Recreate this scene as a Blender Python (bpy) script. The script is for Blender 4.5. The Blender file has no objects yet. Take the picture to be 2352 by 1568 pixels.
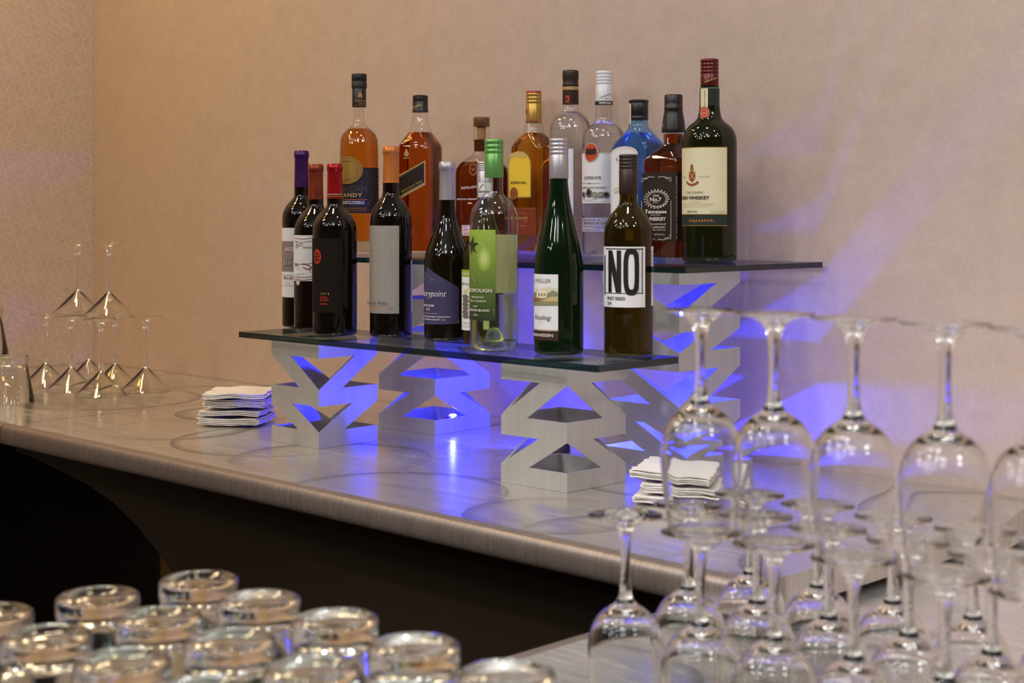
import bpy, bmesh, math, random
from mathutils import Vector, Matrix
random.seed(7)
SC = bpy.context.scene
COL = SC.collection
PI = math.pi
# ------------------------------------------------------------------ measured camera
F = 3412.0            # focal length in pixels of the 2352 x 1568 frame
CU, HV = 1176.0, 498.0  # optical axis column, horizon row
CA, SA = 0.7090, 0.7052
EYE = 1.352           # eye height
TOP = 0.950           # main counter top
LOW = 0.900           # lower counter top
SHELF1 = EYE - 0.208  # glass tops
SHELF2 = EYE - 0.0734
WALL_Y, WALL_X = 2.095, -3.714


def w2(X, Y):          # camera-plane metres -> room x, y
    return (CA * X - SA * Y, SA * X + CA * Y)


def at(u, Y):          # column u at distance Y -> room x, y
    return w2((u - CU) / F * Y, Y)


def on(u, v, z):       # pixel on the horizontal plane z -> room x, y
    Y = (EYE - z) * F / (v - HV)
    return at(u, Y)


def onY(u, v, y):      # pixel on the vertical plane room-y = y -> x, z
    t = (u - CU) / F
    Y = y / (CA + SA * t)
    return (CA * t - SA) * Y, EYE - (v - HV) / F * Y


def srgb(h):
    h = h.lstrip('#')
    o = []
    for i in (0, 2, 4):
        c = int(h[i:i + 2], 16) / 255.0
        o.append(c / 12.92 if c <= 0.04045 else ((c + 0.055) / 1.055) ** 2.4)
    return (o[0], o[1], o[2], 1.0)


# ------------------------------------------------------------------ materials
MATS = {}


def newmat(name):
    m = bpy.data.materials.new(name)
    m.use_nodes = True
    nt = m.node_tree
    nt.nodes.clear()
    return m, nt, nt.nodes.new('ShaderNodeOutputMaterial')


def nd(nt, typ, ins=None, **kw):
    n = nt.nodes.new(typ)
    for k, v in kw.items():
        setattr(n, k, v)
    for k, v in (ins or {}).items():
        if hasattr(v, 'links') or isinstance(v, bpy.types.NodeSocket):
            nt.links.new(v, n.inputs[k])
        else:
            n.inputs[k].default_value = v
    return n


def mth(nt, op, a, b=None, c=None):
    n = nt.nodes.new('ShaderNodeMath')
    n.operation = op
    for i, v in enumerate((a, b, c)):
        if v is None:
            continue
        if isinstance(v, bpy.types.NodeSocket):
            nt.links.new(v, n.inputs[i])
        else:
            n.inputs[i].default_value = v
    return n.outputs[0]


def mixc(nt, f, a, b):
    n = nt.nodes.new('ShaderNodeMix')
    n.data_type = 'RGBA'
    for k, v in ((0, f), (6, a), (7, b)):
        if isinstance(v, bpy.types.NodeSocket):
            nt.links.new(v, n.inputs[k])
        else:
            n.inputs[k].default_value = v
    return n.outputs[2]


def plain(name, col, rough=0.5, metal=0.0, spec=0.5, var=0.06, scale=60.0, coat=0.0):
    """principled with a faint procedural variation"""
    if name in MATS:
        return MATS[name]
    m, nt, out = newmat(name)
    col = srgb(col) if isinstance(col, str) else col
    tc = nd(nt, 'ShaderNodeTexCoord')
    ns = nd(nt, 'ShaderNodeTexNoise', {'Vector': tc.outputs['Object'], 'Scale': scale, 'Detail': 3.0})
    dark = tuple(c * (1 - var) for c in col[:3]) + (1,)
    lite = tuple(min(1, c * (1 + var)) for c in col[:3]) + (1,)
    c = mixc(nt, ns.outputs[0], dark, lite)
    p = nd(nt, 'ShaderNodeBsdfPrincipled', {'Base Color': c, 'Roughness': rough, 'Metallic': metal,
                                            'Specular IOR Level': spec, 'Coat Weight': coat})
    nt.links.new(p.outputs[0], out.inputs[0])
    MATS[name] = m
    return m


def glass(name, col=(1, 1, 1, 1), rough=0.0, ior=1.5):
    if name in MATS:
        return MATS[name]
    m, nt, out = newmat(name)
    g = nd(nt, 'ShaderNodeBsdfGlass', {'Color': col, 'Roughness': rough, 'IOR': ior})
    nt.links.new(g.outputs[0], out.inputs[0])
    MATS[name] = m
    return m


def thin_glass(name, col=(0.97, 0.98, 0.98, 1), r0=0.05, rg=0.75, power=4.0, edge=(0.55, 0.57, 0.56, 1), rough=0.0):
    """a thin sheet of glass: light passes straight, the surface reflects more at grazing angles"""
    if name in MATS:
        return MATS[name]
    m, nt, out = newmat(name)
    lw = nd(nt, 'ShaderNodeLayerWeight', {'Blend': 0.5})
    f = mth(nt, 'POWER', lw.outputs['Facing'], power)
    fac = mth(nt, 'MULTIPLY_ADD', f, rg, r0)
    tint = mixc(nt, mth(nt, 'POWER', lw.outputs['Facing'], 3.0), col, edge)
    t = nd(nt, 'ShaderNodeBsdfTransparent', {'Color': tint})
    g = nd(nt, 'ShaderNodeBsdfGlossy', {'Color': (1, 1, 1, 1), 'Roughness': rough})
    mx = nd(nt, 'ShaderNodeMixShader', {0: fac, 1: t.outputs[0], 2: g.outputs[0]})
    nt.links.new(mx.outputs[0], out.inputs[0])
    MATS[name] = m
    return m


def dark_glass(name, col, deep, trans=0.3, rough=0.04):
    """coloured bottle glass full of wine: nearly opaque with a clear gloss"""
    if name in MATS:
        return MATS[name]
    m, nt, out = newmat(name)
    p = nd(nt, 'ShaderNodeBsdfPrincipled', {'Base Color': deep, 'Roughness': rough, 'Specular IOR Level': 0.6})
    g = nd(nt, 'ShaderNodeBsdfGlass', {'Color': col, 'Roughness': 0.12, 'IOR': 1.33})
    mx = nd(nt, 'ShaderNodeMixShader', {0: trans, 1: p.outputs[0], 2: g.outputs[0]})
    nt.links.new(mx.outputs[0], out.inputs[0])
    MATS[name] = m
    return m


def emit(name, col, s):
    if name in MATS:
        return MATS[name]
    m, nt, out = newmat(name)
    e = nd(nt, 'ShaderNodeEmission', {'Color': col, 'Strength': s})
    nt.links.new(e.outputs[0], out.inputs[0])
    MATS[name] = m
    return m


def wallpaper(name, axis, base, alt, line, cell, rot, contrast):
    """beaded squiggle wallpaper: arcs in a square lattice, each cell turned at random, drawn as dotted lines"""
    m, nt, out = newmat(name)
    geo = nd(nt, 'ShaderNodeNewGeometry')
    sp = nd(nt, 'ShaderNodeSeparateXYZ', {0: geo.outputs['Position']})
    a, b = sp.outputs[axis], sp.outputs[2]
    ca, sa = math.cos(rot) / cell, math.sin(rot) / cell
    nz = nd(nt, 'ShaderNodeTexNoise', {'Vector': geo.outputs['Position'], 'Scale': 9.0, 'Detail': 1.0})
    nzs = nd(nt, 'ShaderNodeSeparateXYZ', {0: nz.outputs[1]})
    wa = mth(nt, 'MULTIPLY', nzs.outputs[0], 1.1)
    wb = mth(nt, 'MULTIPLY', nzs.outputs[1], 1.1)
    p = mth(nt, 'ADD', mth(nt, 'ADD', mth(nt, 'MULTIPLY', a, ca), mth(nt, 'MULTIPLY', b, sa)), wa)
    q = mth(nt, 'ADD', mth(nt, 'SUBTRACT', mth(nt, 'MULTIPLY', b, ca), mth(nt, 'MULTIPLY', a, sa)), wb)
    fp, fq = mth(nt, 'FLOOR', p), mth(nt, 'FLOOR', q)
    cx = nd(nt, 'ShaderNodeCombineXYZ', {0: fp, 1: fq})
    wn = nd(nt, 'ShaderNodeTexWhiteNoise', {'Vector': cx.outputs[0]}, noise_dimensions='2D')
    flip = mth(nt, 'GREATER_THAN', wn.outputs[0], 0.5)
    x0 = mth(nt, 'FRACT', p)
    y = mth(nt, 'FRACT', q)
    # x = flip ? 1-x0 : x0
    x = mth(nt, 'ABSOLUTE', mth(nt, 'SUBTRACT', flip, x0))
    x1, y1 = mth(nt, 'SUBTRACT', 1.0, x), mth(nt, 'SUBTRACT', 1.0, y)
    l0 = mth(nt, 'SQRT', mth(nt, 'ADD', mth(nt, 'MULTIPLY', x, x), mth(nt, 'MULTIPLY', y, y)))
    l1 = mth(nt, 'SQRT', mth(nt, 'ADD', mth(nt, 'MULTIPLY', x1, x1), mth(nt, 'MULTIPLY', y1, y1)))
    d0 = mth(nt, 'ABSOLUTE', mth(nt, 'SUBTRACT', l0, 0.5))
    d1 = mth(nt, 'ABSOLUTE', mth(nt, 'SUBTRACT', l1, 0.5))
    d = mth(nt, 'MINIMUM', d0, d1)
    a0 = mth(nt, 'ARCTAN2', y, x)
    a1 = mth(nt, 'ARCTAN2', y1, x1)
    near0 = mth(nt, 'LESS_THAN', d0, d1)
    ang = mth(nt, 'ADD', mth(nt, 'MULTIPLY', near0, a0), mth(nt, 'MULTIPLY', mth(nt, 'SUBTRACT', 1.0, near0), a1))
    beads = mth(nt, 'MULTIPLY_ADD', mth(nt, 'SINE', mth(nt, 'MULTIPLY', ang, 36.0)), 0.5, 0.5)
    wid = mth(nt, 'MULTIPLY_ADD', beads, 0.034, 0.006)
    mask = nd(nt, 'ShaderNodeMapRange', {0: mth(nt, 'SUBTRACT', wid, d), 1: -0.02, 2: 0.02, 3: 0.0, 4: 1.0}).outputs[0]
    big = nd(nt, 'ShaderNodeTexNoise', {'Vector': geo.outputs['Position'], 'Scale': 28.0, 'Detail': 6.0, 'Roughness': 0.7})
    fine = nd(nt, 'ShaderNodeTexNoise', {'Vector': geo.outputs['Position'], 'Scale': 420.0, 'Detail': 2.0})
    tone = mth(nt, 'ADD', mth(nt, 'MULTIPLY', big.outputs[0], 0.75), mth(nt, 'MULTIPLY', fine.outputs[0], 0.25))
    tone = nd(nt, 'ShaderNodeMapRange', {0: tone, 1: 0.36, 2: 0.64}).outputs[0]
    c = mixc(nt, tone, base, alt)
    c = mixc(nt, mth(nt, 'MULTIPLY', mask, contrast), c, line)
    rg = mth(nt, 'MULTIPLY_ADD', mask, -0.25, 0.6)
    bmp = nd(nt, 'ShaderNodeBump', {'Strength': 0.12, 'Distance': 0.0006, 'Height': mth(nt, 'ADD', mask, fine.outputs[0])})
    pr = nd(nt, 'ShaderNodeBsdfPrincipled', {'Base Color': c, 'Roughness': rg, 'Specular IOR Level': 0.35, 'Normal': bmp.outputs[0]})
    nt.links.new(pr.outputs[0], out.inputs[0])
    return m


SWIRLS = [(400, 985, .144, .022), (545, 948, .125, .020), (760, 1052, .168, .020), (1190, 1066, .150, .016), (1275, 1182, .125, .020), (900, 1130, .17, .014),
          (250, 915, .20, .014), (640, 1010, .19, .012), (1420, 1230, .13, .018), (1000, 960, .16, .014), (1560, 1100, .16, .016), (430, 900, .12, .014)]
SWIRLS_LOW = [(1700, 1480, .11, .02), (1960, 1400, .13, .022), (2230, 1250, .15, .02), (1340, 1540, .12, .016), (2100, 1540, .12, .02), (1880, 1330, .10, .016)]


def swirl_metal(name, base, r_lo, r_hi):
    """ground aluminium sheet with large disc-sander swirls left by the grinder"""
    m, nt, out = newmat(name)
    geo = nd(nt, 'ShaderNodeNewGeometry')
    pos = geo.outputs['Position']
    cloud = nd(nt, 'ShaderNodeTexNoise', {'Vector': pos, 'Scale': 6.0, 'Detail': 4.0})
    fine = nd(nt, 'ShaderNodeTexNoise', {'Vector': pos, 'Scale': 90.0, 'Detail': 4.0})
    sp = nd(nt, 'ShaderNodeSeparateXYZ', {0: pos})
    dark, lite, brushv = None, None, None
    for lst, zz in ((SWIRLS, TOP), (SWIRLS_LOW, LOW)):
        for i, (u, v, rad, wd) in enumerate(lst):
            cx, cy = on(u, v, zz)
            dx = mth(nt, 'SUBTRACT', sp.outputs[0], cx)
            dy = mth(nt, 'SUBTRACT', sp.outputs[1], cy)
            d = mth(nt, 'SQRT', mth(nt, 'ADD', mth(nt, 'MULTIPLY', dx, dx), mth(nt, 'MULTIPLY', dy, dy)))
            e = mth(nt, 'SUBTRACT', d, rad)
            # soft inside, sharp outside: the mark a tilted disc leaves
            rin = nd(nt, 'ShaderNodeMapRange', {0: e, 1: -wd * 1.7, 2: 0.0, 3: 0.0, 4: 1.0}).outputs[0]
            rout = nd(nt, 'ShaderNodeMapRange', {0: e, 1: 0.0, 2: 0.003, 3: 1.0, 4: 0.0}).outputs[0]
            r_ = mth(nt, 'MULTIPLY', rin, rout)
            ang = mth(nt, 'ARCTAN2', dy, dx)
            am = mth(nt, 'MULTIPLY_ADD', mth(nt, 'SINE', mth(nt, 'ADD', ang, 2.2 * i + 1.0)), 0.5, 0.6)
            comb = mth(nt, 'MULTIPLY_ADD', mth(nt, 'SINE', mth(nt, 'MULTIPLY', ang, 150.0)), 0.12, 0.88)
            r_ = mth(nt, 'MULTIPLY', mth(nt, 'MULTIPLY', r_, am), comb)
            dark = r_ if dark is None else mth(nt, 'MAXIMUM', dark, r_)
            if i % 3 == 0:
                l_ = nd(nt, 'ShaderNodeMapRange', {0: mth(nt, 'ABSOLUTE', mth(nt, 'SUBTRACT', d, rad + 0.045)), 1: 0.0, 2: 0.0035, 3: 1.0, 4: 0.0}).outputs[0]
                lite = l_ if lite is None else mth(nt, 'MAXIMUM', lite, l_)
    st = nd(nt, 'ShaderNodeMapping', {'Vector': pos, 'Scale': (3.0, 40.0, 4.0), 'Rotation': (0, 0, 0.25)})
    brush = nd(nt, 'ShaderNodeTexNoise', {'Vector': st.outputs[0], 'Scale': 2.0, 'Detail': 6.0, 'Roughness': 0.65})
    tone = mth(nt, 'ADD', mth(nt, 'MULTIPLY', brush.outputs[0], 0.6), mth(nt, 'MULTIPLY', cloud.outputs[0], 0.4))
    tone = nd(nt, 'ShaderNodeMapRange', {0: tone, 1: 0.35, 2: 0.65}).outputs[0]
    c = mixc(nt, tone, tuple(x * 0.80 for x in base[:3]) + (1,), tuple(min(1, x * 1.14) for x in base[:3]) + (1,))
    c = mixc(nt, mth(nt, 'MULTIPLY', dark, 0.95), c, tuple(x * 0.30 for x in base[:3]) + (1,))  # sander marks; their darker anisotropic reflection is painted into the base colour
    c = mixc(nt, mth(nt, 'MULTIPLY', lite, 0.35), c, (0.88, 0.85, 0.80, 1))
    rgh = mth(nt, 'MULTIPLY_ADD', tone, r_hi - r_lo, r_lo)
    rgh = mth(nt, 'MULTIPLY_ADD', dark, 0.12, rgh)
    bmp = nd(nt, 'ShaderNodeBump', {'Strength': 0.03, 'Distance': 0.0002, 'Height': mth(nt, 'ADD', brush.outputs[0], fine.outputs[0])})
    pr = nd(nt, 'ShaderNodeBsdfPrincipled', {'Base Color': c, 'Metallic': 0.72, 'Roughness': rgh, 'Normal': bmp.outputs[0]})
    nt.links.new(pr.outputs[0], out.inputs[0])
    return m


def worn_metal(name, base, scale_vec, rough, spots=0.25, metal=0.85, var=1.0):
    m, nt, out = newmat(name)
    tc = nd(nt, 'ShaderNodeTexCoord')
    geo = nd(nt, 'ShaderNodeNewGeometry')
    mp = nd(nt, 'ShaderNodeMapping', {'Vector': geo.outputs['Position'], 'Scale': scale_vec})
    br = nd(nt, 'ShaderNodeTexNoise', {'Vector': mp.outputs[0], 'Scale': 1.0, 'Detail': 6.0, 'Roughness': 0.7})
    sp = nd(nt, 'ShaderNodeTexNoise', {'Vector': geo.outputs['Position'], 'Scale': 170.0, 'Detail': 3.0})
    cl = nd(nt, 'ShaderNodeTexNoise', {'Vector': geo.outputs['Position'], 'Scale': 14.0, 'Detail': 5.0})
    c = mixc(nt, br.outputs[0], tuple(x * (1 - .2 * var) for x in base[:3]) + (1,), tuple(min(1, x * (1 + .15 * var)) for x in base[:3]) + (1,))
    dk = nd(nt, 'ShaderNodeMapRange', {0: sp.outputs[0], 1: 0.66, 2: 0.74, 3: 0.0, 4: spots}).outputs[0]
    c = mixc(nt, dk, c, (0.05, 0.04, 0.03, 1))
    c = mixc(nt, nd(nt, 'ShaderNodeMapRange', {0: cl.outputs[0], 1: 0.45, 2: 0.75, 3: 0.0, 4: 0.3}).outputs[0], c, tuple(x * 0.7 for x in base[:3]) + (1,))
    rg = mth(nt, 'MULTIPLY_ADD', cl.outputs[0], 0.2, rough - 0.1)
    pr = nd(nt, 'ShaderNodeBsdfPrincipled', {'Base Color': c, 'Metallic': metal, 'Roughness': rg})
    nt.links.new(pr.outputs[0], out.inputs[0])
    return m


CLEAR = glass('clear_stemware_glass', (0.985, 0.99, 0.985, 1), 0.0, 1.5)
TUMBLER = glass('clear_tumbler_glass', (0.97, 0.985, 0.975, 1), 0.0, 1.5)
SHELL = thin_glass('clear_bottle_glass')
SHELL_BLUE = thin_glass('pale_blue_bottle_glass', (0.50, 0.76, 1.0, 1), 0.06, 0.75, 4.0, (0.14, 0.34, 0.95, 1))
SHELF = thin_glass('shelf_glass', (0.95, 0.98, 0.97, 1), 0.03, 0.62, 5.0, (0.80, 0.86, 0.85, 1))
SHELF_EDGE = thin_glass('shelf_glass_edge', (0.05, 0.12, 0.12, 1), 0.06, 0.5, 4.0, (0.02, 0.05, 0.05, 1), 0.02)
STEEL = worn_metal('riser_steel', (0.54, 0.52, 0.49, 1), (60, 60, 8), 0.40, 0.25, 0.35)
TOPMET = swirl_metal('swirled_aluminium', (0.68, 0.645, 0.60, 1), 0.13, 0.30)
TOPLOW = swirl_metal('pale_swirled_aluminium', (0.74, 0.725, 0.70, 1), 0.16, 0.34)
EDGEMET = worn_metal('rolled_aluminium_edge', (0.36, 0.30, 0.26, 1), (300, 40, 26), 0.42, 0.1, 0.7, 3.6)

# ------------------------------------------------------------------ object helpers


def tag(o, label=None, cat=None, group=None, kind=None):
    if label:
        o['label'] = label
    if cat:
        o['category'] = cat
    if group:
        o['group'] = group
    if kind:
        o['kind'] = kind
    return o


def empty(name, loc, rz=0.0, label=None, cat=None, group=None):
    o = bpy.data.objects.new(name, None)
    o.empty_display_size = 0.03
    o.location = loc
    o.rotation_euler = (0, 0, rz)
    COL.objects.link(o)
    return tag(o, label, cat, group)


def link_bm(name, bm, mats, parent=None, smooth=40.0, loc=None):
    me = bpy.data.meshes.new(name)
    bm.normal_update()
    bm.to_mesh(me)
    bm.free()
    for m in (mats if isinstance(mats, (list, tuple)) else [mats]):
        me.materials.append(m)
    if smooth:
        me.polygons.foreach_set('use_smooth', [True] * len(me.polygons))
        me.set_sharp_from_angle(angle=math.radians(smooth))
    o = bpy.data.objects.new(name, me)
    COL.objects.link(o)
    if parent is not None:
        o.parent = parent
    if loc is not None:
        o.location = loc
    return o


def lathe(prof, seg=48, bm=None, off=(0, 0), mat=0):
    """prof: (r, z) from bottom to top; ends at r = 0 are closed to a pole, others stay open"""
    bm = bm or bmesh.new()
    rings = []
    for r, z in prof:
        if r < 1e-6:
            rings.append([bm.verts.new((off[0], off[1], z))])
        else:
            rings.append([bm.verts.new((off[0] + r * math.cos(2 * PI * i / seg), off[1] + r * math.sin(2 * PI * i / seg), z)) for i in range(seg)])
    for a, b in zip(rings[:-1], rings[1:]):
        for i in range(seg):
            j = (i + 1) % seg
            if len(a) == 1 and len(b) == 1:
                continue
            if len(a) == 1:
                f = bm.faces.new((a[0], b[j], b[i]))
            elif len(b) == 1:
                f = bm.faces.new((a[i], a[j], b[0]))
            else:
                f = bm.faces.new((a[i], a[j], b[j], b[i]))
            f.material_index = mat
    return bm


def rrect(hx, hy, cr, n=8):
    """rounded rectangle outline, counter-clockwise"""
    cr = max(min(cr, hx - 1e-5, hy - 1e-5), 1e-5)
    pts = []
    for cx, cy, a0 in ((hx - cr, hy - cr, 0), (-hx + cr, hy - cr, PI / 2), (-hx + cr, -hy + cr, PI), (hx - cr, -hy + cr, 1.5 * PI)):
        for i in range(n + 1):
            a = a0 + PI / 2 * i / n
            pts.append((cx + cr * math.cos(a), cy + cr * math.sin(a)))
    return pts


def loft(secs, bm=None, n=8, cap=True):
    """secs: (z, hx, hy, corner radius) from bottom to top"""
    bm = bm or bmesh.new()
    rings = []
    for z, hx, hy, cr in secs:
        rings.append([bm.verts.new((x, y, z)) for x, y in rrect(hx, hy, cr, n)])
    k = len(rings[0])
    for a, b in zip(rings[:-1], rings[1:]):
        for i in range(k):
            j = (i + 1) % k
            bm.faces.new((a[i], a[j], b[j], b[i]))
    if cap:
        bm.faces.new(list(reversed(rings[0])))
        bm.faces.new(rings[-1])
    return bm


def box(x0, x1, y0, y1, z0, z1, bm=None, bev=0.0, mat=0):
    bm = bm or bmesh.new()
    vs = [bm.verts.new((x, y, z)) for z in (z0, z1) for y in (y0, y1) for x in (x0, x1)]
    fs = []
    for q in ((0, 2, 3, 1), (4, 5, 7, 6), (0, 1, 5, 4), (2, 6, 7, 3), (0, 4, 6, 2), (1, 3, 7, 5)):
        f = bm.faces.new([vs[i] for i in q])
        f.material_index = mat
        fs.append(f)
    if bev > 0:
        es = list({e for f in fs for e in f.edges})
        bmesh.ops.bevel(bm, geom=es, offset=bev, segments=2, affect='EDGES', profile=0.5)
    return bm


def prism(poly, axis, c0, c1, bm=None, mat=0):
    """poly in the two remaining axes (x,z for 'y'; y,z for 'x'; x,y for 'z'), extruded from c0 to c1"""
    bm = bm or bmesh.new()

    def P(p, c):
        return {'y': (p[0], c, p[1]), 'x': (c, p[0], p[1]), 'z': (p[0], p[1], c)}[axis]
    a = [bm.verts.new(P(p, c0)) for p in poly]
    b = [bm.verts.new(P(p, c1)) for p in poly]
    n = len(poly)
    f1 = bm.faces.new(a)
    f2 = bm.faces.new(list(reversed(b)))
    f1.material_index = f2.material_index = mat
    for i in range(n):
        f = bm.faces.new((a[i], b[i], b[(i + 1) % n], a[(i + 1) % n]))
        f.material_index = mat
    bmesh.ops.recalc_face_normals(bm, faces=bm.faces[:])
    return bm


def copy_tree(o, parent=None):
    c = o.copy()
    COL.objects.link(c)
    if parent is not None:
        c.parent = parent
    for ch in [x for x in o.children]:
        copy_tree(ch, c)
    return c


def crm(knots, n=6):
    """Catmull-Rom through 2-D knots"""
    out = []
    K = [knots[0]] + list(knots) + [knots[-1]]
    for i in range(1, len(K) - 2):
        p0, p1, p2, p3 = K[i - 1], K[i], K[i + 1], K[i + 2]
        for s in range(n):
            t = s / n
            out.append(tuple(0.5 * ((2 * p1[k]) + (-p0[k] + p2[k]) * t + (2 * p0[k] - 5 * p1[k] + 4 * p2[k] - p3[k]) * t * t + (-p0[k] + 3 * p1[k] - 3 * p2[k] + p3[k]) * t ** 3) for k in (0, 1)))
    out.append(tuple(knots[-1]))
    return out


# ------------------------------------------------------------------ lettering and label art
_TXT = {}


def text_geo(s, bold=0.0, shear=0.0, space=1.0):
    key = (s, bold, shear, space)
    if key in _TXT:
        return _TXT[key]
    cu = bpy.data.curves.new('lettering', 'FONT')
    cu.body = s
    cu.size = 1.0
    cu.offset = bold
    cu.shear = shear
    cu.space_character = space
    cu.resolution_u = 3
    cu.align_x = 'CENTER'
    cu.fill_mode = 'FRONT' if hasattr(cu, 'fill_mode') else cu.fill_mode
    ob = bpy.data.objects.new('lettering', cu)
    me = bpy.data.meshes.new_from_object(ob)
    vs = [(v.co.x, v.co.y) for v in me.vertices]
    fs = [tuple(p.vertices) for p in me.polygons]
    bpy.data.objects.remove(ob)
    bpy.data.curves.remove(cu)
    bpy.data.meshes.remove(me)
    xs = [v[0] for v in vs] or [0]
    mid = (min(xs) + max(xs)) / 2
    vs = [((x - mid) / 0.73, (y - 0.365) / 0.73) for x, y in vs]   # cap height = 1, centred
    _TXT[key] = (vs, fs, (max(xs) - min(xs)) / 0.73)
    return _TXT[key]


class Art:
    """flat artwork laid on a bottle: every item is one layer a hair above the last"""

    def __init__(s, mapper, curved):
        s.bm = bmesh.new()
        s.map = mapper
        s.curved = curved
        s.mats = []
        s.lay = 0

    def mi(s, m):
        if m not in s.mats:
            s.mats.append(m)
        return s.mats.index(m)

    def add(s, vs, fs, mat, fine=0.003):
        off = 0.0004 + 0.00011 * s.lay
        s.lay += 1
        mi = s.mi(mat)
        t = bmesh.new()
        tv = [t.verts.new((x, y, 0)) for x, y in vs]
        for f in fs:
            try:
                t.faces.new([tv[i] for i in f])
            except ValueError:
                pass
        if s.curved:
            bmesh.ops.triangulate(t, faces=t.faces[:])
            for _ in range(6):
                es = [e for e in t.edges if abs(e.verts[0].co.x - e.verts[1].co.x) > fine]
                if not es:
                    break
                bmesh.ops.subdivide_edges(t, edges=es, cuts=1)
                bmesh.ops.triangulate(t, faces=[f for f in t.faces if len(f.verts) > 3])
        idx = {}
        for v in t.verts:
            idx[v] = s.bm.verts.new(s.map(v.co.x, v.co.y, off))
        for f in t.faces:
            n = f.normal.z
            vv = [idx[v] for v in f.verts]
            t_n = (f.verts[1].co - f.verts[0].co).cross(f.verts[2].co - f.verts[0].co).z
            if t_n < 0:
                vv.reverse()
            try:
                g = s.bm.faces.new(vv)
                g.material_index = mi
                g.smooth = True
            except ValueError:
                pass
        t.free()

    def rect(s, x0, z0, x1, z1, mat):
        n = max(1, int(abs(x1 - x0) / 0.0025)) if s.curved else 1
        vs, fs = [], []
        for i in range(n + 1):
            x = x0 + (x1 - x0) * i / n
            vs += [(x, z0), (x, z1)]
        for i in range(n):
            fs.append((2 * i, 2 * i + 2, 2 * i + 3, 2 * i + 1))
        s.add(vs, fs, mat, fine=1.0)

    def poly(s, pts, mat):
        s.add(pts, [tuple(range(len(pts)))], mat)

    def disc(s, x, z, rx, rz, mat, n=28):
        s.poly([(x + rx * math.cos(2 * PI * i / n), z + rz * math.sin(2 * PI * i / n)) for i in range(n)], mat)

    def ring(s, x, z, rx, rz, w, mat, n=32, a0=0.0, a1=2 * PI):
        vs, fs = [], []
        for i in range(n + 1):
            a = a0 + (a1 - a0) * i / n
            vs += [(x + rx * math.cos(a), z + rz * math.sin(a)), (x + (rx - w) * math.cos(a), z + (rz - w) * math.sin(a))]
        for i in range(n):
            fs.append((2 * i, 2 * i + 2, 2 * i + 3, 2 * i + 1))
        s.add(vs, fs, mat)

    def line(s, pts, w, mat):
        vs, fs = [], []
        for i, (x, z) in enumerate(pts):
            a, b = pts[max(0, i - 1)], pts[min(len(pts) - 1, i + 1)]
            dx, dz = b[0] - a[0], b[1] - a[1]
            L = math.hypot(dx, dz) or 1
            nx, nz = -dz / L * w / 2, dx / L * w / 2
            vs += [(x + nx, z + nz), (x - nx, z - nz)]
        for i in range(len(pts) - 1):
            fs.append((2 * i, 2 * i + 1, 2 * i + 3, 2 * i + 2))
        s.add(vs, fs, mat)

    def frame(s, x0, z0, x1, z1, w, mat):
        vs = [(x0, z0), (x1, z0), (x1, z1), (x0, z1), (x0 + w, z0 + w), (x1 - w, z0 + w), (x1 - w, z1 - w), (x0 + w, z1 - w)]
        s.add(vs, [(0, 1, 5, 4), (1, 2, 6, 5), (2, 3, 7, 6), (3, 0, 4, 7)], mat)

    def text(s, t, x, z, h, mat, w=None, ha='c', bold=0.0, shear=0.0, space=1.0, rot=0.0, sx=1.0):
        vs, fs, wd = text_geo(t, bold, shear, space)
        kx = h * sx if w is None else w / max(wd, 1e-6)
        W = wd * kx
        dx = {'c': 0, 'l': W / 2, 'r': -W / 2}[ha]
        c, sn = math.cos(rot), math.sin(rot)
        out = []
        for px, py in vs:
            a, b = px * kx, py * h
            out.append((x + a * c - b * sn + dx * c, z + a * sn + b * c + dx * sn))
        s.add(out, fs, mat)

    def scrawl(s, x, z, w, h, mat, lw=0.0004, n=7, seed=1, slope=0.0):
        """a handwritten flourish"""
        r = random.Random(seed)
        pts = []
        for i in range(n * 6 + 1):
            t = i / (n * 6)
            pts.append((x - w / 2 + w * t + h * 0.35 * math.sin(t * n * 2 * PI + 1.3), z + slope * (t - 0.5) * w + h * 0.5 * math.sin(t * n * 2 * PI) * (0.5 + 0.5 * r.random())))
        s.line(pts, lw, mat)

    def done(s, name, parent):
        host = {'cap_print': 'screw_cap', 'foil_print': 'capsule', 'cap_script': 'screw_cap', 'sleeve_print': 'neck_sleeve', 'seal_strip': 'stopper'}.get(name)
        for ch in parent.children:
            if host and ch.name.split('.')[0] in (host, 'cap' if name == 'cap_print' else host):
                parent = ch
                break
        o = link_bm(name, s.bm, s.mats, parent, smooth=0)
        return o


# ink and paper
def ink(name, col, rough=0.55, metal=0.0):
    return plain(name, col, rough, metal, 0.4, 0.04)


WHITE = ink('white_paper', '#e6e4e4')
CREAM = ink('cream_paper', '#dcd3ae')
BLACK = ink('black_ink', '#1a1210')
BROWNBLK = ink('brown_black_paper', '#241914')
DGREY = ink('grey_ink', '#5b5350')
MGREY = ink('mid_grey_ink', '#9c948f')
GOLD = ink('gold_foil', '#c9a04e', 0.32, 0.7)
PGOLD = ink('pale_gold_foil', '#d8bd74', 0.35, 0.5)
SILVER = ink('silver_foil_paper', '#b9b2a9', 0.38, 0.35)
ORANGE = ink('orange_ink', '#d2762c')
RED = ink('red_ink', '#c23a22')
BRICK = ink('brick_red_ink', '#8d3a24')
NAVY = ink('slate_blue_paper', '#453f63')
GREENINK = ink('lime_green_paper', '#93b236')
DGREEN = ink('deep_green_paper', '#22350f')
YELLOW = ink('yellow_paper', '#e8c63a')
TAUPE = ink('taupe_ink', '#8f7f78')
SHELLW = ink('off_white_ink', '#d9cfc2')


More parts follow.
